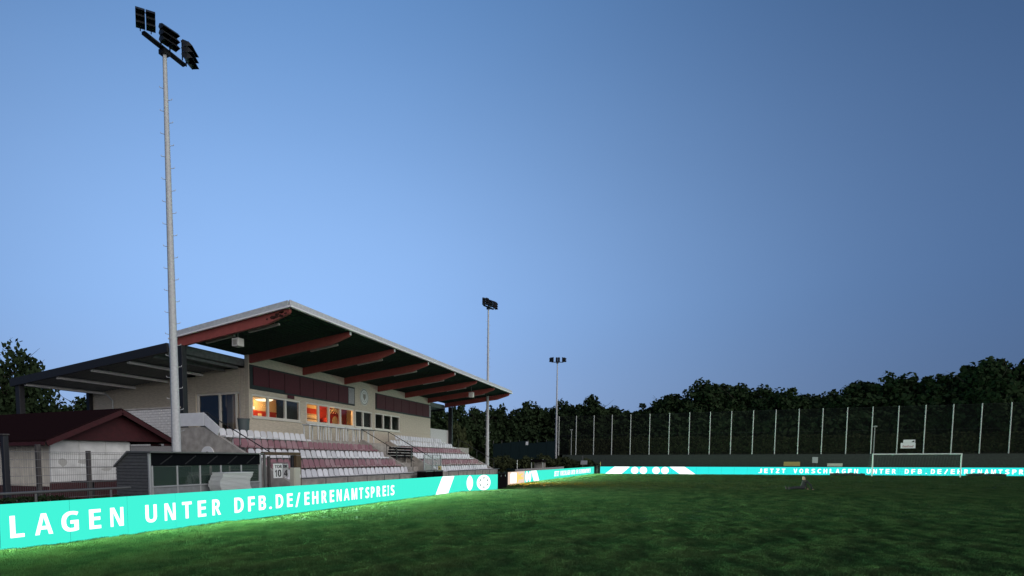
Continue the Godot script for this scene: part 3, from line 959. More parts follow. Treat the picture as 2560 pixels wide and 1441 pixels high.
func make_stand_things() -> void:
	# name banners on the front wall
	var edges := [26.36, 27.76, 29.26, 30.84, 32.36, 33.9, 35.46, 36.8]
	var t := thing("banner", "dark red panelled banner above the lit clubhouse windows", "banner", V(32, -22.7, 6))
	bx(t, "frame", M.frame_black, 26.12, 37.8, WALL + 0.005, WALL + 0.05, 5.98, 7.38)
	for i in 7:
		bx(t, "banner_panel", M.banner_red, edges[i] + 0.03, edges[i + 1] - 0.03, WALL + 0.055, WALL + 0.085, 6.22 if i < 2 else 6.08, 7.28)
	bx(t, "banner_panel", M.banner_grey, 36.85, 37.66, WALL + 0.055, WALL + 0.085, 6.10, 7.26).set_meta("label", "grey stained end panel")
	bx(t, "hanging_flap", M.banner_red, 29.55, 30.25, WALL + 0.055, WALL + 0.075, 5.76, 5.975)
	t = thing("banner", "dark red panelled banner beside the round wall crest, over unlit windows", "banner", V(46.5, -22.7, 6))
	bx(t, "frame", M.frame_black, 41.08, 52.36, WALL + 0.005, WALL + 0.05, 5.98, 7.32)
	for i in 7:
		var a := 41.2 + 1.53 * i
		bx(t, "banner_panel", M.banner_red, a + 0.02, a + 1.50, WALL + 0.055, WALL + 0.085, 6.10, 7.24)
	bx(t, "banner_panel", M.banner_grey, 51.95, 52.3, WALL + 0.055, WALL + 0.085, 6.10, 7.24)
	# round crest between them
	t = thing("wall_crest", "round pale crest with dark ring on wall between the red banners", "crest", V(39.25, -22.8, 6.8))
	tube(t, "disc", M.plate_white, V(39.25, WALL + 0.005, 6.8), V(39.25, WALL + 0.04, 6.8), 0.66, 0.66, 32)
	var mb := MB.new()
	for i in 32:
		var u0 := TAU * i / 32
		var u1 := TAU * (i + 1) / 32
		var f := func(u: float, r: float) -> Vector3: return Vector3(0, sin(u) * r, cos(u) * r)
		mb.quad(f.call(u0, 0.62), f.call(u1, 0.62), f.call(u1, 0.55), f.call(u0, 0.55))
		mb.quad(f.call(u0, 0.40), f.call(u1, 0.40), f.call(u1, 0.37), f.call(u0, 0.37))
	put(t, "ring", mb.done(), M.ink_grey, Transform3D(Basis.IDENTITY, V(39.25, WALL + 0.045, 6.8)))
	mb = MB.new()
	mb.prism([Vector2(-0.2, 0.22), Vector2(0.2, 0.22), Vector2(0.2, -0.05), Vector2(0, -0.28), Vector2(-0.2, -0.05)], 0.01, Transform3D(Basis(Vector3.UP, PI / 2), Vector3.ZERO))
	put(t, "shield", mb.done(), M.ink_grey, Transform3D(Basis.IDENTITY, V(39.25, WALL + 0.05, 6.8)))
	# bar tables on the concourse
	for i in 4:
		var a := 28.5 + 2.06 * i
		t = thing("bar_table", "white standing table on concourse, %s counted from the rubbish bin" % ["first", "second", "third", "fourth"][i], "table", V(a + 1, -20.6, 3.1), 0, "white standing tables on the concourse")
		bx(t, "table_top", M.table_white, a, a + 1.98, -20.95, -20.40, 3.96, 4.03)
		for x in [a + 0.12, a + 1.0, a + 1.86]:
			for b in [-20.88, -20.47]:
				bx(t, "leg", M.table_white, x - 0.035, x + 0.035, b - 0.035, b + 0.035, 3.1, 3.958)
	# rubbish bin by the corner
	t = thing("rubbish_bin", "grey green tapered rubbish bin at the corner of clubhouse wall", "bin", V(24.5, -21.9, 3.1))
	mb = MB.new()
	mb.tube(Vector3(0, 0.02, 0), Vector3(0, 0.98, 0), 0.25, 0.33, 18)
	put(t, "bin_body", mb.done(), M.bin_grey, Transform3D(Basis.IDENTITY, V(24.5, -21.9, 3.1)))
	tube(t, "rim", M.rail_grey, V(24.5, -21.9, 4.08), V(24.5, -21.9, 4.13), 0.355, 0.355, 18)
	# stacked dark bench boards on the stairs
	t = thing("bench_stack", "stack of dark bench boards with pale edges lying across the gangway stairs", "bench", V(36.7, -18.4, 2.2))
	for i in 4:
		bx(t, "board", M.case_black, 35.0 + 0.08 * i, 38.3, -18.55, -18.1, 2.02 + 0.2 * i, 2.14 + 0.2 * i)
		bx(t, "edge_strip", M.table_white, 35.05 + 0.08 * i, 38.25, -18.5, -18.15, 2.145 + 0.2 * i, 2.165 + 0.2 * i)
	for a in [35.5, 37.9]:
		bx(t, "support", M.rail_black, a - 0.04, a + 0.04, -18.6, -18.55, 1.35, 2.75)
		bx(t, "support", M.rail_black, a - 0.04, a + 0.04, -18.09, -18.04, 1.25, 2.75)
	# gangway gate with clear panels
	t = thing("gangway_gate", "clear panelled gate with pale posts at the foot of gangway", "gate", V(36, -15.5, 0))
	for a in [34.5, 35.95, 37.4]:
		bx(t, "post", M.dugout_frame, a - 0.04, a + 0.04, -15.54, -15.46, 0, 2.22)
	bx(t, "top_rail", M.dugout_frame, 34.54, 37.36, -15.53, -15.47, 2.16, 2.21)
	for s in [[34.55, 35.90], [36.0, 37.35]]:
		bx(t, "pane", M.gate_pane, s[0], s[1], -15.505, -15.495, 0.95, 2.15)
	t = thing("notice_board", "small mustard yellow notice with dark marks on the gangway gate post", "sign", V(37.0, -15.4, 1))
	bx(t, "plate", M.sign_yellow, 36.75, 37.35, -15.44, -15.42, 0.86, 1.42)
	for h in [1.25, 0.98]:
		bx(t, "mark", M.ink, 36.82, 37.0, -15.418, -15.412, h - 0.06, h + 0.06)
	for c in [[33.05, 34.2, "dark grey storage box at the foot of stand beside the gangway"], [34.6, 36.0, "black low storage box in front of the gangway gate"]]:
		t = thing("storage_box", c[2], "box", V(c[0], -15, 0))
		bx(t, "box_body", M.case_black, c[0], c[1], -15.35, -14.75, 0.0, 1.08)
		bx(t, "lid", M.rail_grey, c[0] - 0.02, c[1] + 0.02, -15.37, -14.73, 1.085, 1.16)
	# loudspeaker under the roof
	t = thing("loudspeaker", "white box loudspeaker hanging under the roof corner", "loudspeaker", V(21.6, -19.5, 7.4))
	bx(t, "cabinet", M.speaker_white, 21.35, 21.75, -19.7, -19.3, 7.30, 7.68)
	bx(t, "grille", M.ink_grey, 21.335, 21.349, -19.62, -19.38, 7.36, 7.60)
	tube(t, "bracket", M.rail_grey, V(21.55, -19.5, 7.69), V(21.55, -19.5, roof_h(-19.5) + 0.02), 0.03, 0.03)
	t = thing("loudspeaker", "small white loudspeaker under the roof beam towards the far end", "loudspeaker", V(49.5, -18, 7.6))
	bx(t, "cabinet", M.speaker_white, 49.3, 49.7, -17.7, -17.3, 7.55, 8.0)
	tube(t, "bracket", M.rail_grey, V(49.5, -17.5, 8.01), V(49.5, -17.5, roof_h(-17.5) + 0.02), 0.03, 0.03)
	# batten lamps beside the beams, unlit
	for i in 7:
		var a := 21.65 + 5.115 * i
		for r in ([[-17.1, -18.9], [-19.8, -21.6]] if i == 0 else [[-17.2, -19.0]]):
			t = thing("batten_lamp", "unlit batten lamp under roof beside %s red beam counted from the kiosk%s" % [["first", "second", "third", "fourth", "fifth", "sixth", "seventh"][i], ", inner one" if r[0] < -19.0 else ""], "lamp", V(a, r[0], 7.9), 0, "batten lamps under the roof")
			bar(t, "tube_cover", M.tube_lamp, V(a, r[0], roof_h(r[0]) - 0.40), V(a, r[1], roof_h(r[1]) - 0.40), 0.12, 0.09)
			for b in [lerpf(r[0], r[1], 0.15), lerpf(r[0], r[1], 0.85)]:
				tube(t, "hanger", M.rail_grey, V(a, b, roof_h(b) - 0.355), V(a, b, roof_h(b) + 0.03), 0.012, 0.012, 6)
	# inside the lit rooms
	for L in [[30.44, -25.4, 0.6, 1.9, "oval glowing ceiling lamp inside the clubhouse window with dark blind"], [36.6, -24.0, 0.28, 2.7, "small glowing ceiling lamp above the ring emblem room"]]:
		t = thing("ceiling_lamp", L[4], "lamp", V(L[0], L[1], 5.84))
		tube(t, "shade", M.room_lamp, V(L[0], L[1], 5.80), V(L[0], L[1], 5.87), L[2] * 0.8, L[2], 24)
		tube(t, "mount", M.room_white, V(L[0], L[1], 5.87), V(L[0], L[1], 6.118), 0.1, 0.1, 12)
		var o := OmniLight3D.new()
		o.name = "lamp_light"
		o.light_color = Color(1.0, 0.74, 0.42)
		o.light_energy = L[3]
		o.light_size = 0.25
		o.omni_range = 14
		o.omni_attenuation = 2.0
		o.shadow_enabled = true
		t.add_child(o)
		o.position = Vector3(0, -0.3, 0)
	t = thing("pendant_lamp", "tiny bright pendant lamp inside clubhouse window with oval lamp", "lamp", V(29.35, -25.4, 5.25))
	mb = MB.new()
	mb.tube(Vector3(0, -0.08, 0), Vector3(0, 0.08, 0), 0.10, 0.07, 12)
	put(t, "bulb", mb.done(), M.room_lamp, Transform3D(Basis.IDENTITY, V(29.35, -25.4, 5.25)))
	tube(t, "cord", M.rail_black, V(29.35, -25.4, 5.33), V(29.35, -25.4, 6.118), 0.01, 0.01, 6)
	for s in [[30.68, 31.1, 4.4, 5.02], [32.6, 33.05, 4.4, 5.08]]:
		t = thing("notice", "cream notice sheet on the red room wall %s" % ("below the oval lamp" if s[0] < 31 else "next to the dark blind"), "notice", V(s[0], -26.15, s[2]), 0, "notices on the red room wall")
		bx(t, "sheet", M.room_white, s[0], s[1], -26.175, -26.16, s[2], s[3])
	# shelf unit and ring emblem in the second room
	t = thing("shelf_unit", "cream shelf unit with dark gaps behind the lit middle window", "shelf", V(35.6, -25.3, 3.1))
	for i in 6:
		bx(t, "shelf", M.room_white, 34.8, 36.4, -25.46, -25.2, 3.3 + 0.33 * i, 3.56 + 0.33 * i)
	bx(t, "side_panel", M.room_cream, 34.7, 34.79, -25.46, -25.18, 3.1, 5.24)
	bx(t, "side_panel", M.room_cream, 36.41, 36.5, -25.46, -25.18, 3.1, 5.24)
	bx(t, "top_board", M.room_white, 34.7, 36.5, -25.46, -25.18, 5.245, 5.30)
	t = thing("ring_emblem", "large cream ring emblem with pale oval on red wall behind window", "emblem", V(38.95, -25.4, 5))
	mb = MB.new()
	for i in 40:
		var u0 := TAU * i / 40
		var u1 := TAU * (i + 1) / 40
		var f := func(u: float, r: float, x: float) -> Vector3: return Vector3(x, sin(u) * r * 0.92, cos(u) * r)
		mb.quad(f.call(u0, 1.12, 0.06), f.call(u1, 1.12, 0.06), f.call(u1, 0.84, 0.06), f.call(u0, 0.84, 0.06))
		mb.quad(f.call(u0, 1.12, 0), f.call(u1, 1.12, 0), f.call(u1, 1.12, 0.06), f.call(u0, 1.12, 0.06))
		mb.quad(f.call(u1, 0.84, 0), f.call(u0, 0.84, 0), f.call(u0, 0.84, 0.06), f.call(u1, 0.84, 0.06))
	put(t, "ring", mb.done(), M.room_white, Transform3D(Basis.IDENTITY, V(38.95, -25.46, 4.98)))
	mb = MB.new()
	mb.prism(ellipse(0, 0, 0.40, 0.42), 0.03, Transform3D(Basis(Vector3.UP, PI / 2), Vector3.ZERO))
	put(t, "oval", mb.done(), M.room_white, Transform3D(Basis.IDENTITY, V(39.06, -25.44, 4.95)))
	t = thing("counter_stool", "red stool with dark legs beside the cream ring emblem indoors", "stool", V(37.1, -25.1, 3.1))
	tube(t, "seat", M.room_red, V(37.1, -25.1, 4.75), V(37.1, -25.1, 5.1), 0.25, 0.28, 16)
	for k in 4:
		tube(t, "leg", M.rail_black, V(37.1 + 0.25 * cos(TAU * k / 4), -25.1 + 0.25 * sin(TAU * k / 4), 3.1), V(37.1 + 0.12 * cos(TAU * k / 4), -25.1 + 0.12 * sin(TAU * k / 4), 4.75), 0.025)

# ---------- things between the stand and the board ----------
func make_dugout() -> void:
	var t := thing("dugout", "glazed team dugout with black canopy and grey slatted end wall", "dugout", V(14.1, -14.7, 0))
	var a0 := 11.72
	var a1 := 16.5
	# end walls of horizontal siding boards
	for a in [a0, a1]:
		for i in 16:
			var h := 0.55 + 0.096 * i
			var back := -15.42 if h < 1.66 else lerpf(-15.42, -14.85, (h - 1.66) / 0.42)
			bx(t, "siding_board", M.siding, a - 0.02, a + 0.02, back, -14.06, h, h + 0.088)
		bx(t, "end_panel", M.dugout_panel, a - 0.015, a + 0.015, -15.42, -14.06, 0.0, 0.545)
		bx(t, "corner_post", M.dugout_frame, a - 0.035, a + 0.035, -14.055, -13.98, 0, 2.06)
	# roof with its bend
	var mb := MB.new()
	mb.prism([Vector2(0.12, 2.07), Vector2(0.12, 2.11), Vector2(-0.86, 2.13), Vector2(-1.46, 1.69), Vector2(-1.44, 1.65), Vector2(-0.84, 2.08)], a1 - a0 + 0.16, Transform3D.IDENTITY)
	put(t, "roof", mb.done(), M.rail_grey, Transform3D(Basis.IDENTITY, V((a0 + a1) / 2, -14.0, 0)))
	bx(t, "canopy", M.canopy_black, a0 + 0.04, a1 - 0.04, -14.02, -13.985, 1.70, 2.065)
	for i in 5:
		var a := a0 + 0.35 + 0.92 * i
		bar(t, "canopy_fold", M.canopy_fold, V(a, -13.98, 1.73), V(a + 0.45, -13.98, 2.0), 0.012, 0.03)
	# glazing
	var posts := [11.8, 12.71, 13.62, 14.53, 15.5, 16.44]
	for i in posts.size():
		bx(t, "post", M.dugout_frame, posts[i] - 0.028, posts[i] + 0.028, -14.045, -13.985, 0.56, 1.69)
	for i in posts.size() - 1:
		bx(t, "pane", M.dugout_pane, posts[i] + 0.03, posts[i + 1] - 0.03, -14.02, -14.01, 1.10, 1.69)
		bx(t, "lower_panel", M.dugout_panel, posts[i] + 0.03, posts[i + 1] - 0.03, -14.03, -14.0, 0.05, 1.04)
	bx(t, "sill", M.dugout_frame, a0 + 0.03, a1 - 0.03, -14.06, -13.975, 1.045, 1.095)
	# rear wall: dark board, with pale panes in the right half
	bx(t, "rear_wall", M.bin_grey, a0 + 0.03, 14.6, -15.46, -15.42, 0.0, 1.64)
	bx(t, "rear_wall", M.bin_grey, 14.6, a1 - 0.03, -15.46, -15.42, 0.0, 1.32)
	for s in [[14.62, 15.45], [15.58, 16.42]]:
		bx(t, "rear_pane", M.dugout_back, s[0], s[1], -15.45, -15.43, 1.33, 1.66)
	bx(t, "bench_seat", M.canopy_black, a0 + 0.1, a1 - 0.1, -15.3, -14.9, 0.42, 0.50)
	for i in 7:
		var a := a0 + 0.4 + 0.66 * i
		bx(t, "seat_back", M.canopy_black, a - 0.22, a + 0.22, -15.36, -15.30, 0.55, 1.28 if i > 2 else 0.95)

	# wooden gate frame beside it
	t = thing("gate_frame", "brown timber gate frame between the dugout and the seats", "gate", V(17.8, -14.1, 0))
	bx(t, "post", M.wood_brown, 18.6, 18.92, -14.2, -13.95, 0, 2.04)
	bx(t, "post", M.rail_grey, 16.78, 16.86, -14.12, -14.04, 0, 2.04)
	bx(t, "post", M.wood_grey, 17.02, 17.12, -14.14, -14.04, 0, 2.0)
	bx(t, "top_beam", M.wood_brown, 16.75, 18.93, -14.2, -13.98, 2.045, 2.16)
	bx(t, "inner_post", M.frame_black, 18.46, 18.58, -14.16, -14.06, 1.1, 2.04)
	t = thing("score_sign", "white score plate reading TOR and 10 beside a greyer plate with 4", "sign", V(17.6, -13.9, 1.4))
	bx(t, "plate", M.plate_white, 17.15, 17.68, -13.95, -13.93, 1.17, 1.72).set_meta("label", "white plate with TOR above 10")
	bx(t, "plate", M.plate_grey, 17.70, 18.06, -13.96, -13.94, 1.20, 1.71).set_meta("label", "greyer plate with DR above 4")
	var org := Transform3D(along(V(1, 0, 0)), V(17.15, -13.925, 1.17))
	for L in [["T", 0.07, 0.19, 0.38, 0.50], ["O", 0.21, 0.35, 0.38, 0.50], ["R", 0.37, 0.49, 0.38, 0.50], ["1", 0.08, 0.18, 0.05, 0.32], ["0", 0.24, 0.45, 0.05, 0.32], ["D", 0.58, 0.69, 0.39, 0.50], ["R", 0.71, 0.82, 0.39, 0.50], ["4", 0.62, 0.83, 0.07, 0.31]]:
		letter(t, L[0], M.ink, org, L[1], L[2], L[3], L[4], 0.004)
	bar(t, "hanger", M.rail_grey, V(17.2, -14.0, 1.74), V(18.1, -14.0, 1.74), 0.03, 0.03)
	bar(t, "hanger", M.rail_grey, V(17.08, -14.02, 1.74), V(17.25, -14.0, 1.74), 0.03, 0.03)
	t = thing("meter_cabinet", "pale cream upright cabinet leaning on the timber gate post", "cabinet", V(18.3, -13.9, 0))
	bx(t, "cabinet_body", M.box_cream, 18.1, 18.52, -13.92, -13.7, 0.0, 1.56)
	bx(t, "door", M.box_cream, 18.13, 18.49, -13.695, -13.68, 0.1, 1.50)
	bx(t, "latch", M.plate_white, 18.42, 18.47, -13.678, -13.66, 1.15, 1.28)

	# stack of wavy white plastic sheets
	t = thing("plastic_stack", "tall stack of white plastic sheets bulging in a wave before the dugout", "stack", V(14.5, -13.5, 0))
	rng.seed = 3
	for i in 34:
		var h := 0.02 + i * 0.0425
		var s := -0.08 + 0.085 * cos(TAU * (h - 1.45) / 0.78)
		var m: Material = M.plastic_white if i > 20 or i % 3 else M.dugout_panel
		bx(t, "sheet", m, 13.86 + s + rng.randf_range(-0.01, 0.01), 15.25 + s + rng.randf_range(-0.015, 0.015), -13.75 + rng.randf_range(-0.02, 0.02), -13.25 + rng.randf_range(-0.02, 0.02), h, h + 0.034)

func make_hut() -> void:
	var t := thing("kiosk_hut", "white walled kiosk with dark red gable and low pitched roof", "hut", V(15.5, -24, 0))
	var b0 := -20.45
	# gable wall: white panels over a red plinth
	for i in 3:
		for j in 3:
			bx(t, "wall_panel", M.hut_white, 12.96 + 1.08 * i, 12.96 + 1.08 * i + 1.07, b0 - 0.1, b0, 1.06 + 0.51 * j, 1.06 + 0.51 * j + 0.50)
	bx(t, "wall_core", M.hut_cream, 12.97, 16.18, b0 - 0.2, b0 - 0.102, 0.0, 2.6)
	bx(t, "plinth", M.hut_plinth, 12.94, 16.2, b0 - 0.1, b0 + 0.03, 0.0, 1.05)
	for s in [[13.2, 13.62, 1.62, 1.95], [13.95, 14.4, 1.68, 1.9], [14.9, 15.35, 1.42, 1.56]]: # weathered stains
		var blob := []
		rng.seed = int(s[0] * 100)
		for j in 11:
			blob.append(Vector2((s[0] + s[1]) / 2 + cos(TAU * j / 11) * (s[1] - s[0]) * 0.5 * rng.randf_range(0.5, 1.2), (s[2] + s[3]) / 2 + sin(TAU * j / 11) * (s[3] - s[2]) * 0.5 * rng.randf_range(0.5, 1.2)))
		outline(t, "stain", M.stain_grey, Transform3D(along(V(1, 0, 0)), V(0, b0 + 0.004, 0)), blob, 0.003)
	# long wall of upright boards facing the camera
	var b := -20.65
	while b > -33.0:
		bx(t, "wall_board", M.hut_cream, 12.98, 13.05, b - 0.29, b, 0.9, 2.58)
		b -= 0.30
	bx(t, "plinth", M.hut_plinth, 12.92, 13.05, -33.0, -20.6, 0.0, 0.89)
	bx(t, "wall_core", M.hut_cream, 13.06, 13.2, -33.0, -20.66, 0.0, 2.6)
	bx(t, "wall_core", M.hut_white, 16.1, 16.2, -33.0, -20.66, 0.0, 2.7)
	bx(t, "wall_core", M.hut_white, 16.21, 17.7, -22.4, -22.3, 0.0, 2.6)
	# gable boards and roof
	var mb := MB.new()
	mb.prism([Vector2(12.7, 2.58), Vector2(17.95, 2.62), Vector2(15.42, 3.70)], 0.08, Transform3D.IDENTITY)
	put(t, "gable", mb.done(), M.hut_red, Transform3D(Basis(Vector3.UP, PI / 2), V(0, -20.22, 0)))
	for s in [[12.45, 2.50, -1.0], [18.15, 2.56, 1.0]]:
		var p := V(s[0], 0, s[1])
		var q := V(15.42, 0, 3.80)
		mb = MB.new()
		var n := Vector3(0, 0.07, 0)
		mb.hexa([p + Vector3(-33.4, 0, 0), q + Vector3(-33.4, 0, 0), q + n + Vector3(-33.4, 0, 0), p + n + Vector3(-33.4, 0, 0), p + Vector3(-19.85, 0, 0), q + Vector3(-19.85, 0, 0), q + n + Vector3(-19.85, 0, 0), p + n + Vector3(-19.85, 0, 0)])
		var r := put(t, "roof", mb.done(), M.hut_roof)
		bar(r, "barge_board", M.hut_red, p + Vector3(-19.82, -0.08, 0), q + Vector3(-19.82, -0.08, 0), 0.04, 0.18)
	bx(t, "eaves_board", M.hut_red, 12.44, 12.48, -33.3, -19.95, 2.36, 2.49)
	for b2 in [-20.1, -20.9]:
		bx(t, "rafter_tail", M.hut_red, 17.6, 18.1, b2 - 0.05, b2 + 0.05, 2.46, 2.55)
	# mesh fence in front of it
	t = thing("mesh_fence", "grey wire mesh fence with timber posts before the kiosk", "fence", V(11, -16.5, 0))
	for a in [10.1, 11.6, 13.3]:
		bx(t, "post", M.wood_grey, a - 0.055, a + 0.055, -16.56, -16.44, 0, 2.14 if a > 11 else 2.3)
	mb = MB.new()
	for h in [2.09, 1.87, 1.65, 1.42, 1.2, 0.98, 0.76]:
		mb.bar(V(7.4, -16.42, h), V(13.4, -16.42, h), 0.012, 0.012)
	put(t, "long_wires", mb.done(), M.wire_fence).set_meta("kind", "stuff")
	mb = MB.new()
	var a := 7.4
	while a < 13.4:
		mb.bar(V(a, -16.43, 0.1), V(a, -16.43, 2.1), 0.0035, 0.0035)
		a += 0.06
	put(t, "upright_wires", mb.done(), M.wire_fence).set_meta("kind", "stuff")
	t = thing("timber_post", "thick dark timber post at the kiosk corner by wire fence", "post", V(8.95, -16, 0))
	bx(t, "shaft", M.frame_black, 8.90, 9.03, -16.07, -15.93, 0, 2.5)
	bx(t, "cap", M.wood_grey, 8.88, 9.05, -16.09, -15.91, 2.505, 2.54)
	t = thing("spectator_rail", "grey tubular spectator rail on short posts behind the lit board", "rail", V(8.5, -14.2, 0))
	tube(t, "top_tube", M.rail_grey, V(4.0, -14.2, 1.08), V(11.2, -14.2, 1.08), 0.035)
	for x in [4.6, 6.6, 8.6, 10.6]:
		tube(t, "post", M.rail_grey, V(x, -14.2, 0), V(x, -14.2, 1.05), 0.03)
	t = thing("hedge_strip", "low dark clipped hedge behind the spectator rail", "hedge", V(8, -15, 0))
	leaf_block(t, "foliage", M.leaf_dark, V(8.0, -15.0, 0.42), Vector3(0.7, 0.85, 9.0), 5200, 0.05, 8)
	t = thing("picnic_table", "small dark table with a single leg standing by the kiosk wall", "table", V(13.2, -18.9, 0))
	bx(t, "table_top", M.wood_grey, 12.9, 14.0, -19.3, -18.5, 1.08, 1.13)
	tube(t, "leg", M.frame_black, V(13.4, -18.9, 0.02), V(13.4, -18.9, 1.08), 0.06)
	tube(t, "foot", M.frame_black, V(13.4, -18.9, 0.0), V(13.4, -18.9, 0.02), 0.3)

# ---------- foliage ----------
func leaf_quad(pos: PackedVector3Array, nor: PackedVector3Array, c: Vector3, s: float, out_dir: Vector3) -> void:
	var n := (out_dir * 0.8 + Vector3(rng.randfn(), rng.randfn() + 0.4, rng.randfn())).normalized()
	var x := n.cross(Vector3(rng.randfn(), rng.randfn(), rng.randfn())).normalized() * s
	var y := n.cross(x).normalized() * s * rng.randf_range(0.55, 0.9)
	var tip := x * 1.1
	# a leaf spray: a pointed four-cornered blade
	for p in [-x, y, tip, -x, tip, -y]:
		pos.append(c + p)
		nor.append(n)

func leaves_to_mesh(pos: PackedVector3Array, nor: PackedVector3Array) -> ArrayMesh:
	var arr := []
	arr.resize(Mesh.ARRAY_MAX)
	arr[Mesh.ARRAY_VERTEX] = pos
	arr[Mesh.ARRAY_NORMAL] = nor
	var m := ArrayMesh.new()
	m.add_surface_from_arrays(Mesh.PRIMITIVE_TRIANGLES, arr)
	return m

func leaf_block(parent: Node, called: String, m: Material, c: Vector3, size: Vector3, count: int, leaf: float, seed_: int) -> void:
	rng.seed = seed_
	var n := FastNoiseLite.new()
	n.seed = seed_
	n.frequency = 0.35
	var pos := PackedVector3Array()
	var nor := PackedVector3Array()
	for i in count:
		var p := Vector3(rng.randf_range(-0.5, 0.5), rng.randf_range(-0.5, 0.5), rng.randf_range(-0.5, 0.5))
		var k := rng.randi() % 4
		if k == 0:
			p.y = 0.5 - 0.06 * rng.randf()
		elif k < 3:
			var ax := 0 if size.x < size.z else 2
			p[ax] = 0.5 * (1 if k == 1 else -1) * (1.0 - 0.1 * rng.randf())
		var w := p * size
		var bump := n.get_noise_2d(w.x + c.x, w.z + c.z)
		w.y = (p.y + 0.5) * size.y * (1.0 + 0.22 * bump) - 0.5 * size.y
		var thin := 0 if size.x < size.z else 2
		w[thin] += bump * 0.12 * size[thin]
		leaf_quad(pos, nor, w, leaf * rng.randf_range(0.7, 1.3), Vector3(p.x, maxf(p.y, 0), 0) if size.x < size.z else Vector3(0, maxf(p.y, 0), p.z))
	put(parent, called, leaves_to_mesh(pos, nor), m, Transform3D(Basis.IDENTITY, c))

func crown_mesh(seed_: int, wide: float, tall: float, clumps: int, leaves: int, leaf: float, open: float) -> ArrayMesh:
	# centre of the crown at the origin; half height tall, half width wide
	rng.seed = seed_
	var pos := PackedVector3Array()
	var nor := PackedVector3Array()
	for i in clumps:
		var d := Vector3(rng.randfn(), rng.randfn(), rng.randfn()).normalized()
		var r := pow(rng.randf(), open) * 0.86
		var c := Vector3(d.x * wide, d.y * tall, d.z * wide) * r
		var taper := 1.0 - 0.25 * clampf(c.y / tall, -0.3, 1.0)
		c.x *= taper
		c.z *= taper
		var cr := rng.randf_range(0.55, 1.25) * wide * 0.24
		for k in leaves:
			var e := Vector3(rng.randfn(), rng.randfn() * 0.8, rng.randfn()).normalized()
			leaf_quad(pos, nor, c + e * cr * pow(rng.randf(), 0.4), leaf * rng.randf_range(0.6, 1.35), e)
	return leaves_to_mesh(pos, nor)

func trunk_mesh(seed_: int, tall: float, r: float) -> ArrayMesh:
	rng.seed = seed_
	var mb := MB.new()
	var p := Vector3.ZERO
	for i in 4:
		var q := p + Vector3(rng.randf_range(-0.15, 0.15), tall / 4.0, rng.randf_range(-0.15, 0.15))
		mb.tube(p, q, r * (1.0 - 0.2 * i), r * (0.8 - 0.2 * i + 0.02), 8)
		if i > 0:
			for k in 3:
				var ang := rng.randf() * TAU
				var e := q + Vector3(cos(ang), rng.randf_range(0.5, 1.0), sin(ang)) * rng.randf_range(1.6, 3.2)
				mb.tube(q, e, r * 0.35, r * 0.10, 6)
				mb.tube(e, e + Vector3(cos(ang + 0.6), 0.8, sin(ang + 0.6)) * 1.2, r * 0.10, r * 0.03, 5)
		p = q
	return mb.done()

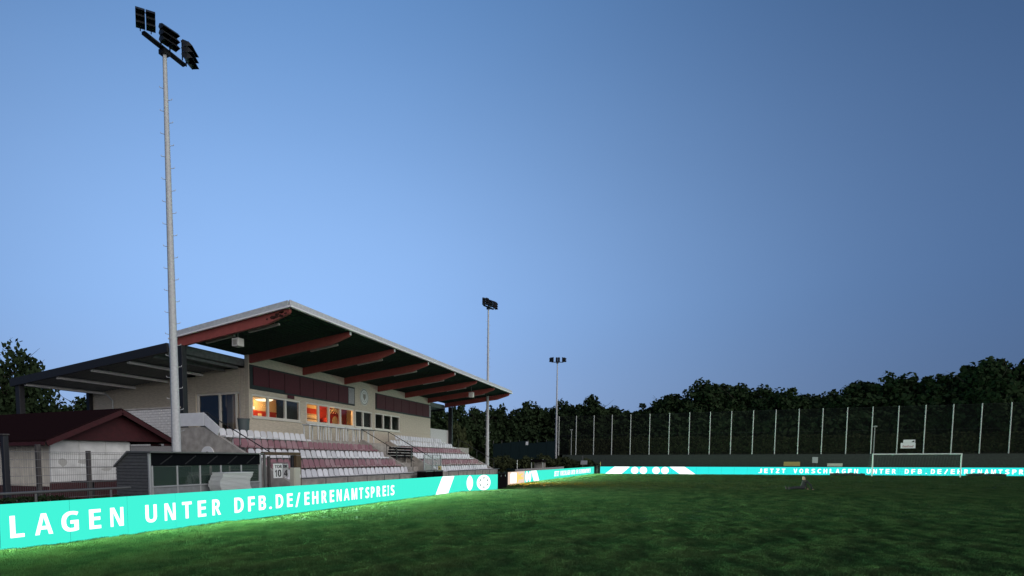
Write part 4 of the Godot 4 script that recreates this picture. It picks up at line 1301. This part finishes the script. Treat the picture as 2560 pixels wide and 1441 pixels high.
func make_trees() -> void:
	var crowns := []
	var trunks := []
	for k in 6:
		crowns.append(crown_mesh(100 + k, 4.6, 5.6, 130, 60, 0.30, 0.42))
		trunks.append(trunk_mesh(200 + k, 8.0, 0.26))
	var list := [[85, -36.1, 10.6], [90, -34.5, 11.6], [95, -32.7, 11.5], [100, -30.3, 12.3], [105, -26.0, 13.6], [110, -23.0, 12.6], [108, -20.0, 13.0], [106, -15.0, 13.7], [108, -11.4, 11.9], [112, -8.9, 10.4], [108, -5.1, 12.4], [106, -1.3, 13.7], [105, 3.2, 15.1], [110, 5.8, 15.1], [106, 8.4, 14.7], [108, 11.7, 14.5], [104, 14.5, 13.7], [106, 18.2, 12.7], [110, 21.6, 12.8], [104, 22.8, 13.4], [106, 25.4, 14.2], [104, 27.9, 15.0], [108, 31.4, 14.9], [102, 31.8, 14.3], [104, 35.1, 13.8], [100, 35.7, 15.1], [98, 36.5, 15.6], [100, 39.4, 15.3], [100, 42.3, 14.6], [98, 43.9, 14.6]]
	var names := ["low dark tree showing just past the end column of the stand", "dark tree between the stand end column and the far stand mast", "dark tree right behind the floodlight mast at the stand end", "dark tree above the wind screen, next to the stand end mast", "rounded tree above the middle of wind screen", "dark tree above wind screen, next to the fence corner mast", "dark tree right behind the fence corner mast", "high crested tree just inside the fence corner, left of the sky notch", "sloping tree on the corner mast side of the sky notch in the wood", "lowest tree, standing in the sky notch of the wood behind fence", "sloping tree on the goal side of the sky notch in the wood", "dark tree between the sky notch and the twin high crowns", "first of twin high crowns above the white discs of far board", "second of twin high crowns above the far board", "dark tree just goalwards of the twin high crowns", "dark tree above the stripe end of the far board's white shapes", "dark tree above the start of the far lettering", "lower tree above the word VORSCHLAGEN of far board", "low set back tree between the yellow hoarding and goal", "dark tree above the pale slanted hoarding", "dark tree above the near post of goal", "high crown above the white fence sign", "set back high crown above the goal", "dark tree above the far post of goal", "dark dip tree between the goal and the tallest crowns", "tall crown starting the tallest group beyond the goal", "tallest crown of wood beyond the goal", "tall crown beside the tallest one of wood", "tall tree at the end of wood past the tallest crown", "tall tree at the end of wood past the tallest crown"]
	rng.seed = 31
	var jit := []
	for i in list.size():
		jit.append([rng.randf(), rng.randf_range(0.9, 1.1)])
	for i in list.size():
		var L: Array = list[i]
		var g := 2.64 if L[1] > -17.0 else 0.0
		var top: float = L[2]
		var sy := (top - g - 0.6) / 11.6
		var label: String = names[i]
		var t := thing("leafy_tree", label, "tree", V(L[0], L[1], g), jit[i][0] * TAU, "trees behind the ball fence" if L[1] > -17.0 else "trees beyond the stand")
		var k := i % 6
		var xf := t.transform
		put(t, "trunk", trunks[k], M.bark, xf * Transform3D(Basis.from_scale(Vector3(1, sy, 1)), Vector3.ZERO))
		var wd: float = (0.82 if top < 12.0 else 1.0) * jit[i][1]
		put(t, "crown", crowns[k], M.leaf_dark, xf * Transform3D(Basis.from_scale(Vector3(wd, sy, wd)), Vector3(0, (top - g) - 5.7 * sy, 0)))
	# trees behind the clubhouse, seen under the side roof
	var airy := crown_mesh(301, 4.8, 5.4, 90, 42, 0.26, 0.5)
	for L in [[38, -66.5, 15.2], [44, -72.0, 12.6], [47, -66.0, 11.2], [51, -60.5, 10.6], [56, -68.0, 11.0], [60, -61.0, 11.8]]:
		var t := thing("airy_tree", "open crowned tree behind the kiosk and under the side roof", "tree", V(L[0], L[1], 0), L[0] * 0.7, "trees behind the kiosk")
		var sy: float = (L[2] - 0.6) / 11.0
		put(t, "trunk", trunks[2], M.bark, t.transform * Transform3D(Basis.from_scale(Vector3(1, sy, 1)), Vector3.ZERO))
		put(t, "crown", airy, M.leaf_dark, t.transform * Transform3D(Basis.from_scale(Vector3(1, sy, 1)), Vector3(0, L[2] - 5.5 * sy, 0)))
	# hedges behind the fence
	for i in 6:
		var t := thing("tall_hedge", ["overgrown hedge behind the ball fence next to the fence corner", "overgrown hedge behind ball fence above the white discs of board", "overgrown hedge behind ball fence above the yellow hoarding", "overgrown hedge behind ball fence and the near goal post", "overgrown hedge behind the ball fence past the white fence sign", "overgrown hedge behind ball fence at the end of wood"][i], "hedge", V(96, -11 + 11 * i, 2.6), 0, "hedges behind the ball fence")
		leaf_block(t, "foliage", M.leaf_olive, V(96, -11 + 11 * i, 3.85), Vector3(11.2, 2.5, 1.8), 9000, 0.2, 60 + i)
	var u := thing("undergrowth", "dark undergrowth mass between the tree trunks behind the fence", "undergrowth", V(102, 16, 2.6))
	u.set_meta("kind", "stuff")
	for L in [[99.5, 5.2, 11000], [104.0, 7.0, 11000], [116.0, 8.0, 9000]]:
		leaf_block(u, "foliage", M.leaf_dark, V(L[0], 17, 2.6 + L[1] / 2), Vector3(74, L[1], 2.4), L[2], 0.42, int(L[0]))
	u = thing("undergrowth", "dark undergrowth mass beyond the far end of stand", "undergrowth", V(98, -32, 0))
	u.set_meta("kind", "stuff")
	leaf_block(u, "foliage", M.leaf_dark, V(99.5, -33, 3.5), Vector3(32, 7, 3), 6000, 0.42, 71)
	# bushes between the stand's far end and the goal line
	var bush := crown_mesh(401, 2.4, 1.5, 60, 60, 0.14, 0.5)
	for p in [[70, -25.5, 2.4], [73, -23.0, 2.2], [76, -22.2, 2.5], [78, -19.6, 2.3], [80, -17.4, 2.6], [82, -15.0, 2.3], [84, -12.4, 2.0], [62, -24.5, 4.4], [66, -26.0, 6.4], [72, -27.5, 6.6], [60, -27.5, 6.0], [58.6, -25.2, 4.0]]:
		var low: bool = p[2] < 3.0
		var t := thing("bush", "low grey green bush beyond the end of stand" if low else "tall brownish bush against the far end of stand", "bush", V(p[0], p[1], 0), p[0], "low bushes near the goal line" if low else "tall bushes by the stand end")
		put(t, "foliage", bush, M.leaf_olive, t.transform * Transform3D(Basis.from_scale(Vector3(1, p[2] / 3.0, 1)), Vector3(0, p[2] * 0.5, 0)))
		tube(t, "stem", M.bark, t.position, t.position + Vector3(0, p[2] * 0.5, 0), 0.06)

# ---------- far end of the pitch ----------
func make_far_end() -> void:
	var a := 92.4
	var t := thing("ball_fence", "high ball catching fence of pale posts and dark net on the bank", "fence", V(a, 12, 2.6))
	for i in 24:
		var b := -17.8 + 2.7 * i
		tube(t, "post", M.post_paint, V(a, b, 2.55), V(a, b, 8.78), 0.06, 0.055, 10)
	for i in 23:
		var b := -17.8 + 2.7 * i
		put(t, "net", sheet_x(a + 0.09, b + 0.07, b + 2.63, 2.65, 8.72), M.net_sheet)
	for h in [2.75, 5.7, 8.70]:
		tube(t, "tension_wire", M.net_dark, V(a + 0.09, -17.8, h), V(a + 0.09, -17.8 + 2.7 * 23, h), 0.012, 0.012, 5)
	# goal
	t = thing("goal", "white football goal with sagging net in front of the far lit board", "goal", V(77.6, 23.2, 0))
	var ga := 77.4
	var g0 := 19.25
	var g1 := 26.69
	for b in [g0, g1]:
		tube(t, "post", M.post_white, V(ga, b, 0), V(ga, b, 2.5), 0.06, 0.06, 12)
		tube(t, "stanchion", M.net_cord, V(ga, b, 2.46), V(ga + 1.1, b, 2.3), 0.02, 0.02, 6)
	tube(t, "crossbar", M.post_white, V(ga, g0 - 0.06, 2.47), V(ga, g1 + 0.06, 2.47), 0.06, 0.06, 12)
	var mb := MB.new()
	var n := 30
	for i in n + 1:
		var b := lerpf(g0, g1, float(i) / n)
		var sag := 0.12 * sin(PI * float(i) / n)
		mb.bar(V(ga + 1.1, b, 2.3 - sag), V(ga + 1.9, b, 0.02), 0.008, 0.008)
		mb.bar(V(ga, b, 2.45), V(ga + 1.1, b, 2.3 - sag), 0.008, 0.008)
	for k in 11:
		var u := k / 10.0
		mb.bar(V(ga + lerpf(1.1, 1.9, u), g0, lerpf(2.3, 0.02, u)), V(ga + lerpf(1.1, 1.9, u), g1, lerpf(2.3, 0.02, u)), 0.008, 0.008)
		for b in [g0, g1]:
			mb.bar(V(ga, b, 2.45 * (1 - u)), V(ga + lerpf(1.1, 1.9, u), b, lerpf(2.3, 0.02, u)), 0.008, 0.008)
	put(t, "net", mb.done(), M.net_cord)
	# dark bundles lying before the far board
	for p in [[81.0, 17.6, "dark rolled net bundle lying before far board left of the goal"], [85.4, 31.3, "dark rolled net bundle lying before far board beyond the goal"]]:
		t = thing("net_bundle", p[2], "bundle", V(p[0] - 1.0, p[1], 0))
		rng.seed = int(p[1])
		mb = MB.new()
		for k in 9:
			var b := -1.4 + 0.35 * k
			mb.tube(Vector3(b - 0.2, 0.16 + rng.randf_range(-0.03, 0.05), rng.randf_range(-0.08, 0.08)), Vector3(b + 0.22, 0.16 + rng.randf_range(-0.03, 0.06), rng.randf_range(-0.08, 0.08)), rng.randf_range(0.13, 0.19), rng.randf_range(0.12, 0.18), 9)
		put(t, "roll", mb.done(), M.bundle_dark, Transform3D(Basis(Vector3.UP, -0.18), V(p[0] - 1.0, p[1], 0.0)))
	# signs on the bank
	t = thing("fence_sign", "white two tier sign with red script hung on the ball fence", "sign", V(92.2, 26.5, 3.4))
	bx(t, "lower_plate", M.plate_white, 92.26, 92.30, 25.75, 27.25, 3.32, 4.02)
	bx(t, "upper_plate", M.plate_white, 92.26, 92.30, 26.0, 27.2, 4.03, 4.42)
	var org := Transform3D(along(V(0, 1, 0)), V(92.255, 25.75, 3.32))
	for k in 9: # red script too small to read: a run of slanted strokes
		var x := 0.2 + 0.125 * k
		var up := 0.42 if k % 4 == 0 else 0.33
		outline(t, "script_stroke", M.ink_red, org, [Vector2(x, 0.16), Vector2(x + 0.05, 0.16), Vector2(x + 0.10, up), Vector2(x + 0.05, up)], 0.004)
	outline(t, "script_stroke", M.ink_red, org, [Vector2(0.2, 0.12), Vector2(1.3, 0.15), Vector2(1.3, 0.175), Vector2(0.2, 0.15)], 0.004, -0.004)
	outline(t, "emblem", M.ink, org, [Vector2(1.05, 0.78), Vector2(1.25, 0.98), Vector2(1.36, 0.98), Vector2(1.38, 0.78)], 0.004)
	for b in [26.0, 27.0]:
		bx(t, "hook", M.rail_grey, 92.3, 92.5, b - 0.02, b + 0.02, 3.5, 3.54)
	for s in [[12.3, 14.1, 1.05, 1.6, "sign_yellow", "yellow advertising hoarding on the bank behind lit board"], [17.0, 18.6, 1.0, 1.4, "box_cream", "pale slanted hoarding on bank behind the goal"], [15.4, 16.0, 1.45, 2.2, "plate_grey", "small grey notice plate on the bank between two hoardings"]]:
		t = thing("hoarding", s[5], "sign", V(87.6, s[0], 0))
		bx(t, "plate", M[s[4]], 87.0, 87.05, s[0], s[1], s[2], s[3])
		for b in [s[0] + 0.1, s[1] - 0.1]:
			bx(t, "post", M.wood_grey, 87.06, 87.12, b - 0.04, b + 0.04, -0.05, s[3])
	# lamp post behind the fence
	for p in [[94.0, -16.1, 6.6, "short lamp post with box head inside the fence corner"], [94.0, 23.4, 6.2, "slim short lamp post with box head behind the goal"]]:
		t = thing("lamp_post", p[3], "lamp post", V(p[0], p[1], 2.6))
		tube(t, "pole", M.post_paint, V(p[0], p[1], 2.6), V(p[0], p[1], p[2]), 0.06, 0.05)
		bx(t, "head", M.post_paint, p[0] - 0.25, p[0] + 0.1, p[1] - 0.2, p[1] + 0.2, p[2], p[2] + 0.14)
	# dark wind screen left of the fence
	t = thing("wind_screen", "dark blue green wind screen panels between the masts", "screen", V(90, -23, 0))
	for i in 7:
		var b := -28.0 + 1.45 * i
		bx(t, "screen_panel", M.screen_blue, 89.98, 90.02, b + 0.02, b + 1.43, 0.1, 4.5 + 0.12 * ((i * 5) % 4))
		tube(t, "post", M.rail_grey, V(90.1, b, 0), V(90.1, b, 5.0), 0.04, 0.04, 6)
	bx(t, "notice", M.plate_white, 89.94, 89.96, -22.55, -22.15, 4.2, 4.75)
	# small shelter and posts behind the second board
	t = thing("small_shelter", "little pale shelter with dark roof behind the second lit board", "shelter", V(66, -15, 0))
	bx(t, "back_wall", M.concrete, 66.4, 66.46, -15.6, -14.3, 0, 1.55)
	for b in [-15.6, -14.3]:
		bx(t, "post", M.post_paint, 65.0, 65.08, b - 0.04, b + 0.04, 0, 1.9)
	bx(t, "roof", M.case_black, 64.9, 66.5, -15.7, -14.2, 1.6, 1.85)
	t = thing("marker_post", "thin white marker post behind the second lit board", "post", V(60, -15.95, 0))
	tube(t, "shaft", M.post_white, V(60, -15.95, 0), V(60, -15.95, 1.8), 0.035)
	tube(t, "cap", M.post_white, V(60, -15.95, 1.8), V(60, -15.95, 1.84), 0.05)
	t = thing("corner_flag", "yellowish corner flag pole in the gap between lit boards", "flag pole", V(79, -9.65, 0))
	tube(t, "pole", M.sign_yellow, V(79, -9.65, 0), V(79, -9.65, 1.6), 0.04)
	tube(t, "base", M.rail_black, V(79, -9.65, 0.0), V(79, -9.65, 0.06), 0.09)
	t = thing("covered_stand", "black covered equipment stand with slanted top between two lit boards", "equipment", V(78.2, -10.0, 0))
	mb = MB.new()
	mb.tube(Vector3(0, 0, 0), Vector3(0, 0.55, 0), 0.30, 0.24, 10)
	mb.tube(Vector3(0, 0.5, 0), Vector3(-0.05, 0.98, 0), 0.26, 0.17, 10)
	put(t, "cover", mb.done(), M.case_black, Transform3D(Basis.IDENTITY, V(78.2, -9.9, 0)))
	tube(t, "slanted_top", M.case_black, V(78.2, -9.8, 0.9), V(78.2, -10.45, 1.36), 0.16, 0.09)
	t = thing("grey_hoarding", "small grey board on a post beyond the second lit board", "sign", V(80, -12, 0))
	bx(t, "plate", M.plate_grey, 80.0, 80.05, -12.4, -11.5, 1.2, 1.75)
	bx(t, "post", M.rail_grey, 80.06, 80.14, -12.2, -12.1, 0, 2.4)
	# concrete kerb wall behind the boards
	t = thing("perimeter_wall", "low weathered concrete wall behind the second lit board", "wall", V(60, -14.2, 0))
	for i in 9:
		bx(t, "wall_slab", M.concrete_dirty, 53.0 + 2.7 * i, 53.0 + 2.7 * i + 2.68, -14.3, -14.15, 0, 0.95)

func sheet_x(a: float, b0: float, b1: float, h0: float, h1: float) -> ArrayMesh:
	var mb := MB.new()
	mb.quad(V(a, b0, h0), V(a, b0, h1), V(a, b1, h1), V(a, b1, h0))
	return mb.done()

# ---------- the person on the grass ----------
func smin(x: float, y: float, k: float) -> float:
	var h := clampf(0.5 + 0.5 * (y - x) / k, 0.0, 1.0)
	return lerpf(y, x, h) - k * h * (1.0 - h)

func make_person() -> void:
	# sits with legs stretched out, leaning back on both arms; x along the body from feet to hands, y up, z across
	var J := {}
	var bones := [] # [p, q, rp, rq, colour]
	var trousers := Color(0.010, 0.011, 0.014)
	var jacket := Color(0.012, 0.013, 0.017)
	var skin := Color(0.42, 0.27, 0.20)
	var hair := Color(0.05, 0.032, 0.02)
	var shoe := Color(0.03, 0.03, 0.032)
	for s in [-1.0, 1.0]:
		var hip := Vector3(1.26, 0.13, 0.09 * s)
		var knee := Vector3(0.80, 0.14, 0.13 * s)
		var ankle := Vector3(0.38, 0.075, 0.13 * s)
		bones.append([hip, knee, 0.092, 0.062, trousers])
		bones.append([knee, ankle, 0.060, 0.042, trousers])
		bones.append([ankle + Vector3(0, -0.02, 0), Vector3(0.34, 0.20, 0.16 * s), 0.045, 0.035, shoe])
		var sh := Vector3(1.40, 0.545, 0.175 * s)
		var el := Vector3(1.60, 0.315, 0.24 * s)
		var wr := Vector3(1.72, 0.075, 0.23 * s)
		bones.append([sh, el, 0.056, 0.043, jacket])
		bones.append([el, wr, 0.043, 0.032, jacket])
		var palm := wr + Vector3(0.05, -0.045, 0)
		bones.append([wr, palm, 0.028, 0.026, skin])
		for k in 4:
			bones.append([palm + Vector3(0.0, 0, (k - 1.5) * 0.02), palm + Vector3(0.075 + 0.012 * (1.5 - absf(k - 1.5)), -0.012, (k - 1.5) * 0.030), 0.010, 0.008, skin])
		bones.append([palm + Vector3(-0.01, 0, -0.02 * s), palm + Vector3(0.035, -0.01, -0.062 * s), 0.011, 0.009, skin])
	bones.append([Vector3(1.26, 0.13, -0.06), Vector3(1.26, 0.13, 0.06), 0.115, 0.115, trousers])
	bones.append([Vector3(1.27, 0.16, 0), Vector3(1.35, 0.36, 0), 0.125, 0.128, jacket])
	bones.append([Vector3(1.35, 0.36, 0), Vector3(1.385, 0.50, 0), 0.130, 0.115, jacket])
	bones.append([Vector3(1.395, 0.53, -0.13), Vector3(1.395, 0.53, 0.13), 0.070, 0.070, jacket])
	bones.append([Vector3(1.39, 0.56, 0), Vector3(1.36, 0.65, 0), 0.050, 0.048, skin])
	bones.append([Vector3(1.345, 0.70, 0), Vector3(1.325, 0.75, 0), 0.078, 0.080, skin])
	bones.append([Vector3(1.262, 0.70, 0), Vector3(1.245, 0.692, 0), 0.016, 0.013, skin])
	bones.append([Vector3(1.30, 0.655, 0), Vector3(1.285, 0.655, 0), 0.042, 0.034, skin])
	bones.append([Vector3(1.38, 0.735, 0), Vector3(1.345, 0.785, 0), 0.078, 0.070, hair])
	for s in [-1.0, 1.0]:
		bones.append([Vector3(1.34, 0.715, 0.078 * s), Vector3(1.345, 0.69, 0.080 * s), 0.016, 0.012, skin])
	var cell := 0.016
	var lo := Vector3(0.24, -0.02, -0.34)
	var nx := 104
	var ny := 58
	var nz := 43
	var grid := PackedFloat32Array()
	grid.resize(nx * ny * nz)
	grid.fill(1.0)
	for bn in bones:
		var p: Vector3 = bn[0]
		var q: Vector3 = bn[1]
		var r0: float = bn[2]
		var r1: float = bn[3]
		var k := 0.012 if r0 < 0.02 else 0.035
		var m := maxf(r0, r1) + 0.06
		var mn := p.min(q) - Vector3.ONE * m
		var mx := p.max(q) + Vector3.ONE * m
		var i0 := ((mn - lo) / cell).floor().clamp(Vector3.ZERO, Vector3(nx - 1, ny - 1, nz - 1))
		var i1 := ((mx - lo) / cell).ceil().clamp(Vector3.ZERO, Vector3(nx - 1, ny - 1, nz - 1))
		var pq := q - p
		var l2 := maxf(pq.length_squared(), 1e-8)
		for x in range(int(i0.x), int(i1.x) + 1):
			for y in range(int(i0.y), int(i1.y) + 1):
				for z in range(int(i0.z), int(i1.z) + 1):
					var w := lo + Vector3(x, y, z) * cell
					var t := clampf((w - p).dot(pq) / l2, 0.0, 1.0)
					var d := (w - p - pq * t).length() - lerpf(r0, r1, t)
					var n := (x * ny + y) * nz + z
					grid[n] = smin(grid[n], d, k)
	# surface nets
	var vid := {}
	var verts := PackedVector3Array()
	var cols := PackedColorArray()
	var idx := PackedInt32Array()
	var corner := [Vector3i(0, 0, 0), Vector3i(1, 0, 0), Vector3i(0, 1, 0), Vector3i(1, 1, 0), Vector3i(0, 0, 1), Vector3i(1, 0, 1), Vector3i(0, 1, 1), Vector3i(1, 1, 1)]
	var edge := [[0, 1], [2, 3], [4, 5], [6, 7], [0, 2], [1, 3], [4, 6], [5, 7], [0, 4], [1, 5], [2, 6], [3, 7]]
	for x in nx - 1:
		for y in ny - 1:
			for z in nz - 1:
				var v := []
				var neg := 0
				for c in corner:
					var g := grid[((x + c.x) * ny + y + c.y) * nz + z + c.z]
					v.append(g)
					if g < 0:
						neg += 1
				if neg == 0 or neg == 8:
					continue
				var sum := Vector3.ZERO
				var cnt := 0
				for e in edge:
					if (v[e[0]] < 0) != (v[e[1]] < 0):
						var u: float = v[e[0]] / (v[e[0]] - v[e[1]])
						sum += Vector3(corner[e[0]]).lerp(Vector3(corner[e[1]]), u)
						cnt += 1
				var w := lo + (Vector3(x, y, z) + sum / cnt) * cell
				var best := 9.0
				var col := jacket
				for bn in bones:
					var pq: Vector3 = bn[1] - bn[0]
					var t := clampf((w - bn[0]).dot(pq) / maxf(pq.length_squared(), 1e-8), 0.0, 1.0)
					var d: float = (w - bn[0] - pq * t).length() - lerpf(bn[2], bn[3], t)
					if d < best:
						best = d
						col = bn[4]
				vid[(x * ny + y) * nz + z] = verts.size()
				verts.append(w)
				cols.append(col)
	for x in range(1, nx - 1):
		for y in range(1, ny - 1):
			for z in range(1, nz - 1):
				var g := grid[(x * ny + y) * nz + z]
				for ax in 3:
					var dx := 1 if ax == 0 else 0
					var dy := 1 if ax == 1 else 0
					var dz := 1 if ax == 2 else 0
					var g2 := grid[((x + dx) * ny + y + dy) * nz + z + dz]
					if (g < 0) == (g2 < 0):
						continue
					var u := [0, 1, 0] if ax == 0 else ([0, 0, 1] if ax == 1 else [1, 0, 0])
					var w := [0, 0, 1] if ax == 0 else ([1, 0, 0] if ax == 1 else [0, 1, 0])
					var q := []
					for s in [[0, 0], [1, 0], [1, 1], [0, 1]]:
						q.append(vid.get(((x - u[0] * s[0] - w[0] * s[1]) * ny + y - u[1] * s[0] - w[1] * s[1]) * nz + z - u[2] * s[0] - w[2] * s[1], -1))
					if q.has(-1):
						continue
					if g < 0:
						idx.append_array([q[0], q[2], q[1], q[0], q[3], q[2]])
					else:
						idx.append_array([q[0], q[1], q[2], q[0], q[2], q[3]])
	var st := SurfaceTool.new()
	st.begin(Mesh.PRIMITIVE_TRIANGLES)
	for i in verts.size():
		st.set_color(cols[i])
		st.add_vertex(verts[i])
	for i in idx:
		st.add_index(i)
	st.generate_normals()
	var o := put(self, "person", st.commit(), M.body, Transform3D(along(V(0.4163, 0.9092, 0)), V(41.0, 5.75, 0.012)))
	tag(o, "person in dark clothes sitting on the pitch with legs out, leaning on both hands", "person")

func _ready() -> void:
	make_view()
	make_materials()
	make_ground()
	make_boards()
	make_stand()
	make_stand_things()
	make_mast(16.6, "tall floodlight mast with step rungs beside the kiosk roof", 0.0)
	make_mast(56.8, "tall floodlight mast at the far end of the stand", deg_to_rad(-12.0))
	make_mast(92.8, "tall floodlight mast by the corner of ball fence", deg_to_rad(-62.0))
	make_dugout()
	make_hut()
	make_far_end()
	make_trees()
	make_person()
	make_grass()
